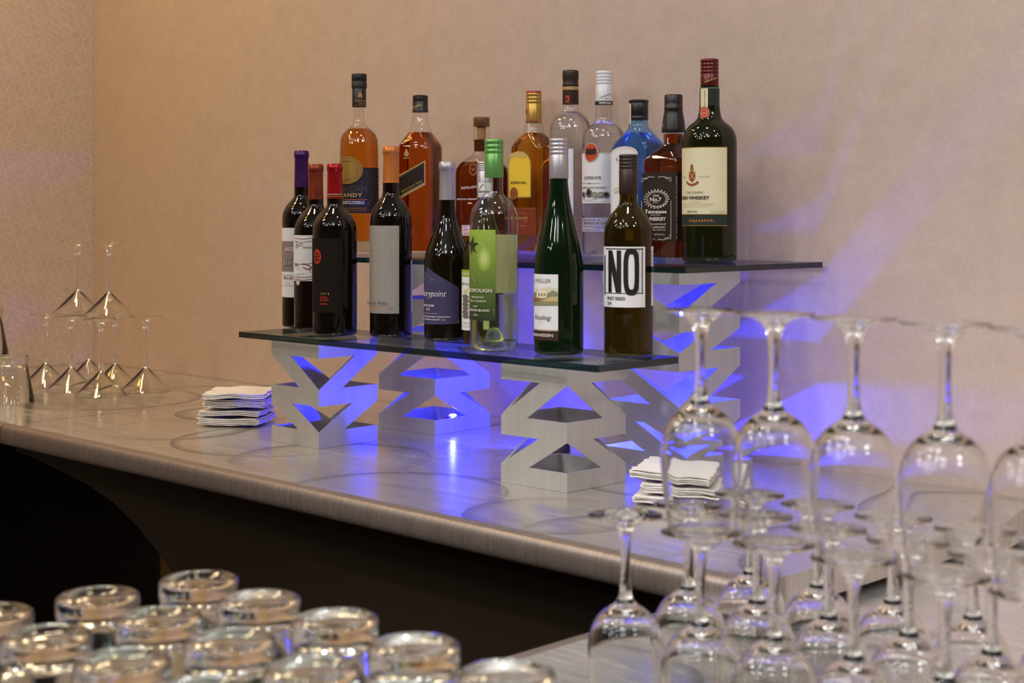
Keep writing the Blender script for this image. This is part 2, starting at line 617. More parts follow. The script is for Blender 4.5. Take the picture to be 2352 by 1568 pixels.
# ------------------------------------------------------------------ bottles
class Bottle:
    def __init__(s, name, label, c, Y, zs, cat='bottle', rot=None, group=None):
        s.c, s.Y, s.zs = c, Y, zs
        s.k = Y / F
        x, y = at(c, Y)
        s.X = (c - CU) / F * Y
        # local -Y looks at the camera for round bottles; square ones keep to the room axes (+rot)
        s.rz = math.atan2(-x, y) if rot is None else rot
        s.round = rot is None
        s.root = empty(name, (x, y, zs), s.rz, label, cat, group)
        s.wx, s.wy = x, y

    def z(s, v, Y=None):
        return EYE - (v - HV) * (Y or s.Y) / F - s.zs

    def r(s, hw):
        return hw * s.k

    def prof(s, lst):
        return [(s.r(h), s.z(v)) for h, v in lst]

    def lathe(s, name, prof, mat, seg=56, parent=None):
        return link_bm(name, lathe(prof, seg), mat, parent or s.root, 50)

    def closed(s, name, prof, mat, seg=56, parent=None):
        return s.lathe(name, [(0, prof[0][1])] + list(prof) + [(0, prof[-1][1])], mat, seg, parent)

    # pixel -> surface coordinate
    def cyl(s, R):
        dx, dy = -s.X, -s.Y
        L = math.hypot(dx, dy)

        def px(u, v):
            t = (u - CU) / F
            # ray (t,1)*Yq, circle centre (X,Y)
            a = t * t + 1
            b = -2 * (t * s.X + s.Y)
            cc = s.X ** 2 + s.Y ** 2 - R * R
            D = b * b - 4 * a * cc
            if D > 0:
                q = (-b - math.sqrt(D)) / (2 * a)
                ex, ey = t * q - s.X, q - s.Y
                phi = math.atan2(ex * (-dy / L) + ey * (dx / L), ex * dx / L + ey * dy / L)
                return R * phi, s.z(v, q)
            e = (abs(u - s.c) * s.k - R)
            return math.copysign(R * PI / 2 + max(0, e), u - s.c), s.z(v)

        def mp(x, z, off):
            a = x / R
            return ((R + off) * math.sin(a), -(R + off) * math.cos(a), z)
        A = Art(mp, True)
        A.px = px
        A.k = s.k * (s.Y - R) / s.Y
        return A

    def face(s, side, half):
        """side 'front' (local -Y) or 'side' (local +X); half: distance of that face from the axis"""
        c, sn = math.cos(s.rz), math.sin(s.rz)
        nl = (0, -1) if side == 'front' else (1, 0)
        tl = (1, 0) if side == 'front' else (0, 1)
        n = (nl[0] * c - nl[1] * sn, nl[0] * sn + nl[1] * c)
        t = (tl[0] * c - tl[1] * sn, tl[0] * sn + tl[1] * c)
        p0 = (s.wx + n[0] * half, s.wy + n[1] * half)

        def px(u, v):
            tt = (u - CU) / F
            d = (CA * tt - SA, SA * tt + CA)
            Y = (p0[0] * n[0] + p0[1] * n[1]) / (d[0] * n[0] + d[1] * n[1])
            h = (d[0] * Y - s.wx, d[1] * Y - s.wy)
            return h[0] * t[0] + h[1] * t[1], s.z(v, Y)

        def mp(x, z, off):
            if side == 'front':
                return (x, -(half + off), z)
            return (half + off, x, z)
        A = Art(mp, False)
        A.px = px
        A.k = s.k
        return A

    def ribbed_cap(s, name, hw, v_top, v_rib, v_bot, mat, n=4, parent=None, lip=0.0):
        """roll-on cap: ribs near the top, plain skirt below"""
        P = [(hw * 0.985, v_bot), (hw, v_bot - 1.5), (hw, v_rib + 1)]
        step = (v_rib - v_top - 3) / n
        for i in range(n):
            v = v_rib - i * step
            P += [(hw * 0.955, v - step * 0.12), (hw * 0.955, v - step * 0.3), (hw * 1.01, v - step * 0.5), (hw * 1.01, v - step * 0.85)]
        P += [(hw * 0.99, v_top + 2.2), (hw * 0.94, v_top + 0.6), (hw * 0.80, v_top)]
        return s.closed(name, s.prof(P), mat, 48, parent)

    def capsule(s, name, hw, v_top, v_lip, v_bot, mat):
        """foil capsule over a cork finish with its lip ring"""
        P = [(hw * 1.03, v_bot), (hw * 1.02, v_bot - 3), (hw * 0.97, (v_bot + v_lip) / 2), (hw * 0.95, v_lip + 4), (hw * 0.97, v_lip + 1), (hw * 1.04, v_lip - 1),
             (hw * 1.05, v_lip - 5), (hw * 1.05, v_top + 5), (hw * 0.99, v_top + 3.5), (hw * 0.98, v_top + 1.2), (hw * 0.9, v_top), (hw * 0.3, v_top + 0.4)]
        return s.closed(name, s.prof(P), mat, 48)


BORD = [(0, 0), (.12, .07), (.25, .30), (.4, .58), (.55, .77), (.75, .93), (1, 1)]
BURG = [(0, 0), (.15, .06), (.3, .17), (.5, .42), (.7, .72), (.85, .90), (1, 1)]
HOCK = [(0, 0), (.2, .13), (.4, .34), (.6, .60), (.8, .85), (1, 1)]


def wine_body(B, hwB, hwN, v_cap, v_neck, v_sh, v_bot, shape):
    """px profile of a wine bottle from base to under the cap"""
    P = [(hwB * 0.80, v_bot), (hwB * 0.93, v_bot - 1.5), (hwB * 0.985, v_bot - 5), (hwB, v_bot - 10), (hwB, (v_bot + v_sh) / 2), (hwB, v_sh)]
    kn = crm(shape, 4)
    for t, f in reversed(kn[:-1]):
        P.append((hwN + (hwB - hwN) * f, v_neck + (v_sh - v_neck) * t))
    P += [(hwN, v_cap - 10)]
    pr = B.prof(P)
    z0 = pr[0][1]
    sc = 1.0
    pr = [(r, max(0.0, zz)) for r, zz in pr]
    pr[0] = (pr[0][0], 0.0)
    return [(0, 0.004), (pr[0][0] * 0.55, 0.003), (pr[0][0] * 0.9, 0.0)] + pr


def wine(name, label, c, Y, hwB, hwN, v_top, v_lip, v_cap, v_neck, v_sh, v_bot, shape, glassmat, capmat, cap='capsule', group=None, v_rib=None):
    b = Bottle(name, label, c, Y, SHELF1, 'bottle', None, group)
    v_bot = HV + (EYE - SHELF1) * F / Y
    pr = wine_body(b, hwB, hwN, v_cap, v_neck, v_sh, v_bot, shape)
    b.lathe('body', pr + [(0, pr[-1][1])], glassmat)
    if cap == 'capsule':
        b.capsule('capsule', hwN, v_top, v_lip, v_cap, capmat)
    else:
        b.ribbed_cap('screw_cap', hwN * 1.06, v_top, v_rib, v_cap, capmat)
    b.R = b.r(hwB)
    return b


DARK = dark_glass('dark_wine_glass', (0.05, 0.03, 0.01, 1), (0.006, 0.004, 0.003, 1), 0.10)
DARK2 = dark_glass('dark_olive_wine_glass', (0.10, 0.07, 0.01, 1), (0.009, 0.006, 0.003, 1), 0.15)
OLIVE = dark_glass('olive_wine_glass', (0.60, 0.46, 0.04, 1), (0.016, 0.010, 0.002, 1), 0.42)
GREENG = dark_glass('emerald_wine_glass', (0.08, 0.30, 0.06, 1), (0.004, 0.014, 0.005, 1), 0.28)

CAP_PURPLE = plain('purple_foil', '#4a1c5c', 0.3, 0.5, 0.5, 0.1)
CAP_COPPER = plain('copper_red_foil', '#8a3a22', 0.35, 0.5, 0.5, 0.1)
CAP_RED = plain('red_foil', '#a31318', 0.25, 0.35, 0.5, 0.1)
CAP_ORANGE = plain('orange_foil', '#cf7a33', 0.35, 0.35, 0.5, 0.08)
CAP_SILVER = plain('silver_foil', '#b6b0b4', 0.35, 0.6, 0.5, 0.06)
CAP_GREEN = plain('green_aluminium', '#6fa85c', 0.32, 0.5, 0.5, 0.06)
CAP_BROWN = plain('dark_brown_aluminium', '#33231c', 0.4, 0.3, 0.5, 0.1)
CAP_BLACK = plain('black_plastic', '#17100d', 0.38, 0.0, 0.6, 0.1)
CAP_WHITE = plain('white_aluminium', '#d9d9dd', 0.35, 0.1, 0.5, 0.03)
CAP_GOLD = plain('gold_aluminium', '#c0994a', 0.32, 0.6, 0.5, 0.06)
CAP_MAROON = plain('maroon_aluminium', '#5a1614', 0.28, 0.3, 0.5, 0.1)
CORKW = plain('natural_cork', '#b78a58', 0.7, 0, 0.3, 0.25, 300)
WOODCAP = plain('brown_wood_stopper', '#6f4a24', 0.4, 0, 0.5, 0.25, 120)


def bottles_lower():
    # --- malbec
    b = wine('wine_bottle', 'red wine bottle with purple foil and white MALBEC label, behind the copper capped bottle', 692.5, 2.81, 44, 16.5, 346, 362, 430, 447, 502, 750, BORD, DARK, CAP_PURPLE)
    A = b.cyl(b.R)
    x1, z1 = A.px(722, 523)
    z0 = A.px(692, 683)[1]
    A.rect(-b.R * 1.75, z0, x1, z1, WHITE)
    za, zb = A.px(692, 554)[1], A.px(692, 624)[1]
    A.rect(-b.R * 1.75, zb, x1, za, TAUPE)
    k = A.k
    A.text('GASCON', A.px(664, 571)[0], A.px(664, 571)[1], 8 * k, SHELLW, w=32 * k, bold=0.01)
    A.ring(A.px(662, 585)[0], A.px(662, 588)[1], 20 * k, 16 * k, 1.2 * k, SHELLW, a0=0.2, a1=PI - 0.2)
    A.rect(A.px(652, 1)[0], A.px(652, 608)[1], A.px(675, 1)[0], A.px(675, 597)[1], ink('pale_taupe_ink', '#b0a19a'))
    for i in range(4):
        A.rect(A.px(655 + 5 * i, 1)[0], A.px(655, 611)[1], A.px(657 + 5 * i, 1)[0], A.px(655, 596 - (i % 2) * 3)[1], DGREY)
    A.rect(A.px(650, 1)[0], A.px(650, 632)[1], A.px(675, 1)[0], A.px(650, 631)[1], MGREY)
    A.text('MALBEC', A.px(664, 638)[0], A.px(664, 638)[1], 6.5 * k, DGREY, w=34 * k, bold=0.012, space=1.2)
    A.text('2015', A.px(662, 650)[0], A.px(662, 650)[1], 4 * k, MGREY, space=1.3)
    A.rect(A.px(652, 1)[0], A.px(650, 655)[1], A.px(675, 1)[0], A.px(650, 654.3)[1], MGREY)
    A.done('label', b.root)
    # --- merlot
    b = wine('wine_bottle', 'red wine bottle with copper foil and ornate white MERLOT label, behind the red foil bottle', 725, 2.725, 49.5, 17.5, 377, 393, 458, 468, 534, 762, BORD, DARK, CAP_COPPER)
    A = b.cyl(b.R)
    k = A.k
    z1, z0 = A.px(690, 540)[1], A.px(690, 645)[1]
    xr = A.px(748, 600)[0]
    A.rect(-b.R * 1.7, z0, xr, z1, WHITE)
    xs, zs_ = A.px(684.5, 645)
    A.disc(xs, zs_, 7 * k, 10 * k, WHITE)
    A.ring(xs, zs_, 5.6 * k, 8.4 * k, 0.6 * k, BRICK)
    A.text('1884', xs, zs_, 3 * k, DGREY, w=7 * k)
    for v0, hh in ((546, 1.2), (553, 1.0), (604, 1.2), (634, 1.2), (640, 1.4)):
        pts = [(A.px(u, v0)[0], A.px(u, v0 + 3 * math.sin((u - 676) / 13.0))[1]) for u in range(677, 735, 3)]
        A.line(pts, hh * k, BRICK)
    A.ring(A.px(682, 562)[0], A.px(682, 559)[1], 3 * k, 4 * k, 1 * k, BLACK)
    A.ring(A.px(682, 562)[0], A.px(682, 566)[1], 3.4 * k, 4.4 * k, 1 * k, BLACK)
    A.line([A.px(684, 563), A.px(690, 559), A.px(697, 560)], 1.2 * k, DGREY)
    A.line([A.px(685, 566), A.px(690, 564), A.px(695, 564)], 1.0 * k, DGREY)
    A.text('CALIFORNIA', A.px(706, 568)[0], A.px(706, 568)[1], 4 * k, BRICK, w=22 * k, bold=0.02)
    A.text('MERLOT', A.px(683, 608)[0], A.px(683, 608)[1], 5 * k, BLACK, w=16 * k, bold=0.02)
    A.line([A.px(695, 606), A.px(703, 606), A.px(712, 610), A.px(716, 616), A.px(708, 618), A.px(697, 614)], 2.2 * k, BRICK)
    A.ring(A.px(716, 619)[0], A.px(716, 619)[1], 4 * k, 7 * k, 1.4 * k, BRICK)
    A.text('CREATED', A.px(686, 616)[0], A.px(686, 616)[1], 2.6 * k, MGREY)
    A.scrawl(A.px(690, 629)[0], A.px(690, 629)[1], 26 * k, 3 * k, DGREY, 0.5 * k, 8, 3, 0.1)
    A.done('label', b.root)
    # --- cabernet
    b = wine('wine_bottle', 'red wine bottle with red foil and black label reading 2014 CABERNET SAUVIGNON', 769, 2.618, 51, 18, 376, 391, 456, 468, 530, 773, BORD, DARK, CAP_RED)
    A = b.cyl(b.r(18.8))
    k = A.k
    A.text('AVALON AVALON AVALON', A.px(770, 446)[0], A.px(770, 446)[1], 3 * k, SHELLW, w=44 * k, bold=0.02)
    A.rect(-0.03, A.px(770, 452)[1], 0.03, A.px(770, 450.5)[1], GOLD)
    A.done('foil_print', b.root)
    A = b.cyl(b.R)
    k = A.k
    LB = plain('matt_black_label', '#1e1510', 0.75, 0, 0.15, 0.1)
    A.rect(-b.R * 1.7, A.px(745, 718)[1], A.px(785.5, 600)[0], A.px(745, 547)[1], LB)
    x, z = A.px(728.5, 589)
    A.disc(x, z, 13 * k, 17.5 * k, RED)
    A.ring(x, z, 10 * k, 14.5 * k, 1.0 * k, LB)
    for i in range(6):
        a = i * PI / 3
        A.disc(x + 5.5 * k * math.cos(a), z + 8 * k * math.sin(a), 2.1 * k, 2.9 * k, LB, 12)
    A.disc(x, z, 1.6 * k, 2.2 * k, LB, 12)
    A.text('2014', A.px(746.5, 674)[0], A.px(746, 674)[1], 5.5 * k, PGOLD, w=21 * k, bold=0.012, space=1.5)
    for t, v, w in (('CABERNET', 682.5, 19), ('SAUVIGNON', 688.5, 22), ('CALIFORNIA', 697.5, 19)):
        A.text(t, A.px(736, v)[0], A.px(736, v)[1], 4 * k, RED, w=w * k, ha='l', bold=0.025)
    A.done('label', b.root)
    # --- orange cap
    b = wine('wine_bottle', 'red wine bottle with orange foil and silver label dotted in orange', 897.8, 2.581, 48.5, 18.6, 336, 353, 420, 441, 514, 778, BORD, DARK, CAP_ORANGE)
    A = b.cyl(b.R)
    k = A.k
    xr = A.px(916.5, 600)[0]
    A.rect(-b.R * 1.66, A.px(880, 720)[1], xr, A.px(880, 518)[1], SILVER)
    for i in range(6):
        for j in range(13):
            u = [854, 862, 873.5, 885.5, 899, 912][i]
            x, z = A.px(u if i < 5 else 902, 537 + 12.3 * j)
            if i < 5:
                A.disc(x, z, 1.1 * k, 1.0 * k, ORANGE, 8)
    A.text('Pale & Wild', A.px(868, 695)[0], A.px(868, 695)[1], 8 * k, BLACK, w=50 * k, shear=0.2)
    A.text('PETITE SIRAH & PETIT VERDOT', A.px(892, 708)[0], A.px(892, 708)[1], 3 * k, ORANGE, w=48 * k, ha='r', bold=0.02)
    A.text('2014', A.px(898, 708)[0], A.px(898, 708)[1], 3 * k, BLACK, w=9 * k, bold=0.02)
    A.text('ALC 14% BY VOL', A.px(914, 529)[0], A.px(914, 529)[1], 1.8 * k, DGREY, w=16 * k, rot=PI / 2)
    A.done('label', b.root)
    A = b.cyl(b.R)
    A.rect(A.px(943.5, 600)[0], A.px(940, 718)[1], b.R * 2.2, A.px(940, 597)[1], WHITE)
    for j in range(16):
        x, z = A.px(945, 612 + 6.5 * j)
        A.rect(x, z, x + 0.004, z + 0.0008, DGREY)
    A.done('back_label', b.root)
    # --- pinot noir
    b = wine('wine_bottle', 'burgundy shaped red wine bottle with silver foil and slate blue PINOT NOIR label', 1027, 2.511, 52.8, 18.2, 371, 390, 459, 468, 600, 784, BURG, DARK2, CAP_SILVER)
    A = b.cyl(b.R)
    k = A.k
    p = [A.px(974, 743), A.px(1054, 743), A.px(1054, 660), A.px(982, 612)]
    xl = -b.R * 1.6
    A.poly([(xl, p[0][1]), (p[1][0], p[1][1]), (p[2][0], p[2][1]), (p[3][0] * 1.0, p[3][1]), (xl, A.px(974, 640)[1])], NAVY)
    for u, v in ((983, 630), (986, 634), (988, 641), (991, 639), (984, 645), (993, 644), (988, 648), (996, 642), (985, 652)):
        x, z = A.px(u, v)
        A.disc(x, z, 0.8 * k, 0.8 * k, WHITE, 8)
    A.text('Storypoint', A.px(991, 674)[0], A.px(991, 673)[1], 15 * k, WHITE, w=76 * k, shear=0.35)
    A.text('PINOT NOIR', A.px(984, 701)[0], A.px(984, 701)[1], 5 * k, WHITE, w=40 * k, bold=0.02)
    A.text('2015', A.px(984.5, 709.5)[0], A.px(984, 709.5)[1], 6 * k, WHITE, w=13 * k)
    A.rect(A.px(977, 1)[0], A.px(977, 718.5)[1], A.px(1005, 1)[0], A.px(977, 717.7)[1], SHELLW)
    A.text('PRODUCED BY STORYPOINT VINEYARDS', A.px(1034, 727.5)[0], A.px(1034, 727.5)[1], 3.5 * k, WHITE, w=110 * k, ha='r', bold=0.01)
    A.text('LIVERMORE, SONOMA COUNTY, CA', A.px(1023, 734)[0], A.px(1023, 734)[1], 3.5 * k, WHITE, w=90 * k, ha='r', bold=0.01)
    A.text('750ML', A.px(1052, 737)[0], A.px(1052, 737)[1], 1.8 * k, SHELLW, rot=PI / 2)
    A.done('label', b.root)
    # --- half hidden sauvignon
    b = wine('wine_bottle', 'olive wine bottle with pale screw cap, mostly hidden behind the green capped bottle', 1114, 2.443, 53, 17.6, 371, 393, 455, 466, 600, 793, BURG, OLIVE, CAP_SILVER, cap='screw', v_rib=393)
    A = b.cyl(b.r(18.9))
    k = A.k
    A.rect(-0.012, A.px(1114, 438)[1], 0.012, A.px(1114, 419)[1], WHITE)
    A.line([A.px(1101, 436), A.px(1105, 428), A.px(1111, 423)], 2.2 * k, DGREY)
    A.rect(-0.012, A.px(1114, 452)[1], 0.012, A.px(1114, 443)[1], WHITE)
    A.text('ZEALAND', A.px(1104, 447)[0], A.px(1104, 447)[1], 3 * k, DGREY)
    A.done('cap_print', b.root)
    A = b.cyl(b.R)
    k = A.k
    A.rect(-b.R * 1.5, A.px(1080, 759)[1], A.px(1110, 700)[0], A.px(1080, 619.5)[1], WHITE)
    A.rect(-b.R * 1.5, A.px(1080, 636)[1], A.px(1110, 700)[0], A.px(1080, 619.5)[1], GREENINK)
    A.text('SAUVIGNON BLANC', A.px(1073, 628)[0], A.px(1073, 628)[1], 5 * k, WHITE, w=70 * k, bold=0.01)
    A.text('Amherst', A.px(1078, 651)[0], A.px(1078, 651)[1], 9 * k, DGREY, w=60 * k, ha='r')
    A.disc(A.px(1070, 669)[0], A.px(1070, 669)[1], 7 * k, 5.5 * k, ink('pale_lime_ink', '#c6cf86'))
    for i in range(6):
        x, z = A.px(1069 + (i % 2), 681 + 9 * i)
        A.disc(x, z, 13 * k, 5 * k, ink('stone_grey_ink', '#6f6662'), 20)
    A.text('MARLBOROUGH', A.px(1071, 741)[0], A.px(1071, 741)[1], 4 * k, MGREY, w=44 * k)
    A.text('NEW ZEALAND', A.px(1071, 749)[0], A.px(1071, 749)[1], 4 * k, MGREY, w=44 * k)
    A.done('label', b.root)
    # --- clear sauvignon blanc
    Y = 2.312
    b = Bottle('wine_bottle', 'clear frosted white wine bottle with green screw cap and lime green label', 1134.5, Y, SHELF1)
    vb = HV + 0.208 * F / Y
    pr = wine_body(b, 56, 20.4, 408, 438, 506, vb, BORD)
    b.lathe('body', pr + [(0, pr[-1][1])], thin_glass('frosted_clear_bottle_glass', (0.93, 0.97, 0.92, 1), 0.06, 0.7, 4.0, (0.45, 0.52, 0.45, 1), 0.08))
    R = b.r(56)
    b.R = R
    z_l = b.z(538)
    liq, nt_, out_n = newmat('pale_straw_wine')
    g_ = nd(nt_, 'ShaderNodeBsdfGlass', {'Color': (0.93, 0.96, 0.66, 1), 'Roughness': 0.2, 'IOR': 1.15})
    d_ = nd(nt_, 'ShaderNodeBsdfDiffuse', {'Color': (0.80, 0.80, 0.46, 1)})
    t_ = nd(nt_, 'ShaderNodeBsdfTranslucent', {'Color': (0.92, 0.90, 0.55, 1)})
    m1 = nd(nt_, 'ShaderNodeMixShader', {0: 0.5, 1: d_.outputs[0], 2: t_.outputs[0]})
    m2 = nd(nt_, 'ShaderNodeMixShader', {0: 0.5, 1: g_.outputs[0], 2: m1.outputs[0]})
    nt_.links.new(m2.outputs[0], out_n.inputs[0])
    b.lathe('wine', [(0, b.z(672)), (R * 0.955, b.z(670)), (R * 0.955, z_l - 0.001), (0, z_l)], liq)
    b.lathe('punt', [(R * 0.95, b.z(673)), (R * 0.955, 0.02), (R * 0.94, 0.008), (R * 0.8, 0.003), (R * 0.62, 0.006), (R * 0.5, 0.018), (R * 0.38, 0.028), (R * 0.2, 0.034), (0, 0.036)], glass('clear_wine_foot', (0.80, 0.85, 0.55, 1), 0.16, 1.25))
    b.ribbed_cap('screw_cap', 21.9, 320, 355, 408, CAP_GREEN, 3)
    A = b.cyl(R)
    k = A.k
    xr = A.px(1138, 630)[0]
    zt, zb = A.px(1110, 527.5)[1], A.px(1110, 736.5)[1]
    n = 26
    for i in range(n):     # printed colour blend of the label, lime at the top to dark green at the foot
        t = (i + 0.5) / n
        g = (0.30 * (1 - t) ** 1.3 + 0.018, 0.42 * (1 - t) ** 1.15 + 0.030, 0.045 * (1 - t) + 0.006, 1)
        m = plain('label_green_print_%d' % i, g, 0.5)
        A.lay = 0
        A.rect(-R * 1.55, zt + (zb - zt) * (i + 1) / n, xr, zt + (zb - zt) * i / n, m)
    for i in range(3):
        A.disc(A.px(1112, 592)[0], A.px(1112, 592)[1], (18 - 5 * i) * k, (30 - 8 * i) * k, ink('lime_glow_ink_%d' % i, ['#8aa63a', '#a3b855', '#bac876'][i]))
    DOT = ink('pale_lime_dot', '#d3dc9b')
    for u, v in ((1100, 556), (1104, 558), (1109, 561), (1113, 566), (1116, 570), (1124, 549), (1096, 580), (1098, 586), (1100, 593), (1099, 598), (1087, 633), (1090, 640), (1093, 645)):
        x, z = A.px(u, v)
        A.disc(x, z, 1.3 * k, 1.1 * k, DOT, 8)
    STAR = ink('dark_star_ink', '#2f3322')
    sx, sz = A.px(1086, 563)
    for a in (75, 15, -50, -100, 150):
        a = math.radians(a)
        L = 24 * k
        A.poly([(sx + 5 * k * math.cos(a + 1.2), sz + 5 * k * math.sin(a + 1.2)), (sx + L * 0.6 * math.cos(a + .16), sz + L * 0.6 * math.sin(a + .16)), (sx + L * math.cos(a), sz + L * math.sin(a)), (sx + L * 0.6 * math.cos(a - .16), sz + L * 0.6 * math.sin(a - .16)), (sx + 5 * k * math.cos(a - 1.2), sz + 5 * k * math.sin(a - 1.2))], STAR)
    A.text('MARLBOROUGH', A.px(1130, 667)[0], A.px(1130, 667)[1], 8.5 * k, SHELLW, w=98 * k, ha='r', bold=0.02)
    A.text('MARLBOROUGH', A.px(1098, 682)[0], A.px(1098, 682)[1], 4 * k, SHELLW, w=34 * k, bold=0.01)
    A.text('New Zealand', A.px(1098, 690)[0], A.px(1098, 690)[1], 6 * k, SHELLW, w=46 * k, shear=0.35)
    A.line([A.px(1090, 703), A.px(1100, 703)], 1 * k, SHELLW)
    A.disc(A.px(1095, 703)[0], A.px(1095, 703)[1], 1.8 * k, 1.8 * k, SHELLW, 8)
    A.text('SAUVIGNON BLANC', A.px(1125, 712.5)[0], A.px(1125, 712.5)[1], 5.5 * k, SHELLW, w=74 * k, ha='r', bold=0.02)
    A.text('2016', A.px(1096, 722.5)[0], A.px(1096, 722.5)[1], 4.6 * k, SHELLW)
    A.text('12.5% ALC', A.px(1134, 715)[0], A.px(1134, 715)[1], 2.4 * k, GREENINK, rot=PI / 2)
    A.done('label', b.root)
    # --- riesling
    b = wine('wine_bottle', 'tall dark green flute wine bottle with silver screw cap and RIESLING label', 1283.5, 2.263, 56.6, 21, 318, 357, 410, 420, 612, 815, HOCK, GREENG, CAP_SILVER, cap='screw', v_rib=357)
    A = b.cyl(b.R)
    k = A.k
    xr = A.px(1282, 700)[0]
    A.rect(-b.R * 1.6, A.px(1260, 760)[1], xr, A.px(1260, 630)[1], WHITE)
    A.rect(-b.R * 1.6, A.px(1260, 782)[1], xr, A.px(1260, 761)[1], ink('brown_paper', '#3d2519'))
    A.rect(-b.R * 1.6, A.px(1260, 760)[1], xr, A.px(1260, 757)[1], ink('tan_line', '#b9a98f'))
    A.text('R. MÜLLER', A.px(1266, 645)[0], A.px(1266, 645)[1], 10 * k, DGREY, w=58 * k, ha='r')
    sky, hill, field, roofc = ink('sky_print', '#d6d0ba'), ink('hill_print', '#8d8767'), ink('field_print', '#c8b27e'), ink('roof_print', '#a5673e')
    A.poly([A.px(1227, 700), A.px(1282, 700), A.px(1282, 662), A.px(1262, 658), A.px(1240, 664), A.px(1227, 660)], sky)
    A.poly([A.px(1226, 700), A.px(1282, 700), A.px(1282, 672), A.px(1270, 666), A.px(1255, 676), A.px(1240, 668), A.px(1226, 674)], hill)
    A.poly([A.px(1245, 692), A.px(1282, 692), A.px(1282, 680), A.px(1264, 682)], field)
    A.poly([A.px(1234, 684), A.px(1256, 684), A.px(1256, 670), A.px(1245, 663), A.px(1234, 670)], ink('house_print', '#e6dcc0'))
    for u in (1238, 1244, 1250):
        A.poly([A.px(u, 680), A.px(u + 3, 680), A.px(u + 3, 673), A.px(u, 673)], ink('house_window_print', '#8c7a58'))
    A.poly([A.px(1226, 690), A.px(1240, 690), A.px(1240, 683), A.px(1226, 683)], roofc)
    A.poly([A.px(1226, 700), A.px(1282, 700), A.px(1282, 692), A.px(1255, 694), A.px(1226, 690)], ink('meadow_print', '#8f8a5c'))
    A.text('Riesling', A.px(1245, 729)[0], A.px(1245, 728)[1], 11 * k, BLACK, w=50 * k, shear=0.35)
    A.text('2014', A.px(1244, 739)[0], A.px(1244, 739)[1], 3 * k, MGREY, space=1.6)
    A.text('RHEINHESSEN', A.px(1271, 770)[0], A.px(1271, 770)[1], 7 * k, SHELLW, w=70 * k, ha='r', bold=0.02)
    A.done('label', b.root)
    # --- pinot grigio
    b = wine('wine_bottle', 'olive wine bottle with dark brown screw cap and bold black on white PINOT GRIGIO label', 1443.5, 2.235, 56.3, 20.6, 354.5, 390, 446, 462, 540, 819, BORD, OLIVE, CAP_BROWN, cap='screw', v_rib=390)
    A = b.cyl(b.R)
    k = A.k
    zt, zb = A.px(1440, 566.5)[1], A.px(1440, 706)[1]
    A.rect(-b.R * 1.62, zb, A.px(1481.5, 640)[0], zt, WHITE)
    xl, xr = A.px(1392, 600)[0], A.px(1477, 600)[0]
    za, zc = A.px(1440, 573)[1], A.px(1440, 673)[1]
    A.rect(xl, A.px(1440, 675)[1], xr, zc, BLACK)
    A.rect(xl, za, xr, A.px(1440, 570.5)[1], BLACK)
    A.rect(A.px(1473.5, 600)[0], zc, A.px(1475.5, 600)[0], za, BLACK)
    A.rect(A.px(1466, 600)[0], zc, A.px(1467, 600)[0], za, BLACK)
    A.text('I', A.px(1390.5, 630)[0], A.px(1390, 628)[1], 98 * k, BLACK, w=6 * k)
    # bold N and O drawn as solids
    n0, n1 = A.px(1398.5, 600)[0], A.px(1427, 600)[0]
    zt2, zb2 = A.px(1440, 575)[1], A.px(1440, 672)[1]
    sw = (n1 - n0) * 0.30
    A.poly([(n0, zb2), (n0 + sw, zb2), (n0 + sw, zt2), (n0, zt2)], BLACK)
    A.poly([(n1 - sw, zb2), (n1, zb2), (n1, zt2), (n1 - sw, zt2)], BLACK)
    A.poly([(n0, zt2), (n0 + sw * 1.2, zt2), (n1, zb2), (n1 - sw * 1.2, zb2)], BLACK)
    ox, oz = A.px(1450, 624)
    rx = (A.px(1468, 600)[0] - A.px(1433, 600)[0]) / 2
    m_ = 40
    outer, inner = [], []
    for i in range(m_):
        a = 2 * PI * i / m_
        ce, se = math.cos(a), math.sin(a)
        sgn = lambda q: (abs(q) ** 0.62) * (1 if q >= 0 else -1)
        outer.append((ox + rx * sgn(ce), oz + 54 * k * sgn(se)))
        inner.append((ox + rx * 0.42 * sgn(ce), oz + 41 * k * sgn(se)))
    A.add(outer + inner, [(i, (i + 1) % m_, m_ + (i + 1) % m_, m_ + i) for i in range(m_)], BLACK)
    A.text('PINOT GRIGIO', A.px(1397, 685.5)[0], A.px(1440, 685.5)[1], 8 * k, BLACK, w=47 * k, ha='l', bold=0.02)
    A.text('2014', A.px(1397, 697)[0], A.px(1440, 697)[1], 8 * k, BLACK, w=13 * k, ha='l', bold=0.02)
    A.done('label', b.root)
    A = b.cyl(b.R)
    xs = A.px(1495, 640)[0]
    A.rect(xs, A.px(1440, 704)[1], b.R * 2.4, zt, WHITE)
    A.rect(xs + 0.0015, A.px(1440, 672)[1], xs + 0.0022, A.px(1440, 572)[1], BLACK)
    for i in range(12):
        z = A.px(1440, 580 + i * 9)[1]
        A.rect(xs + 0.004, z, xs + 0.011, z + 0.001, DGREY)
    A.done('back_label', b.root)


AMBER = glass('amber_brandy', (0.86, 0.50, 0.13, 1), 0.0, 1.35)
AMBER_RED = glass('red_amber_whisky', (0.74, 0.35, 0.12, 1), 0.0, 1.35)
AMBER_DEEP = glass('deep_amber_bourbon', (0.58, 0.25, 0.10, 1), 0.0, 1.35)
TEQ = glass('golden_tequila', (0.95, 0.66, 0.14, 1), 0.0, 1.35)
WATERY = glass('clear_spirit', (0.98, 0.985, 0.99, 1), 0.0, 1.33)
BLUEGIN = glass('clear_gin_in_blue', (0.62, 0.82, 1.0, 1), 0.0, 1.33)


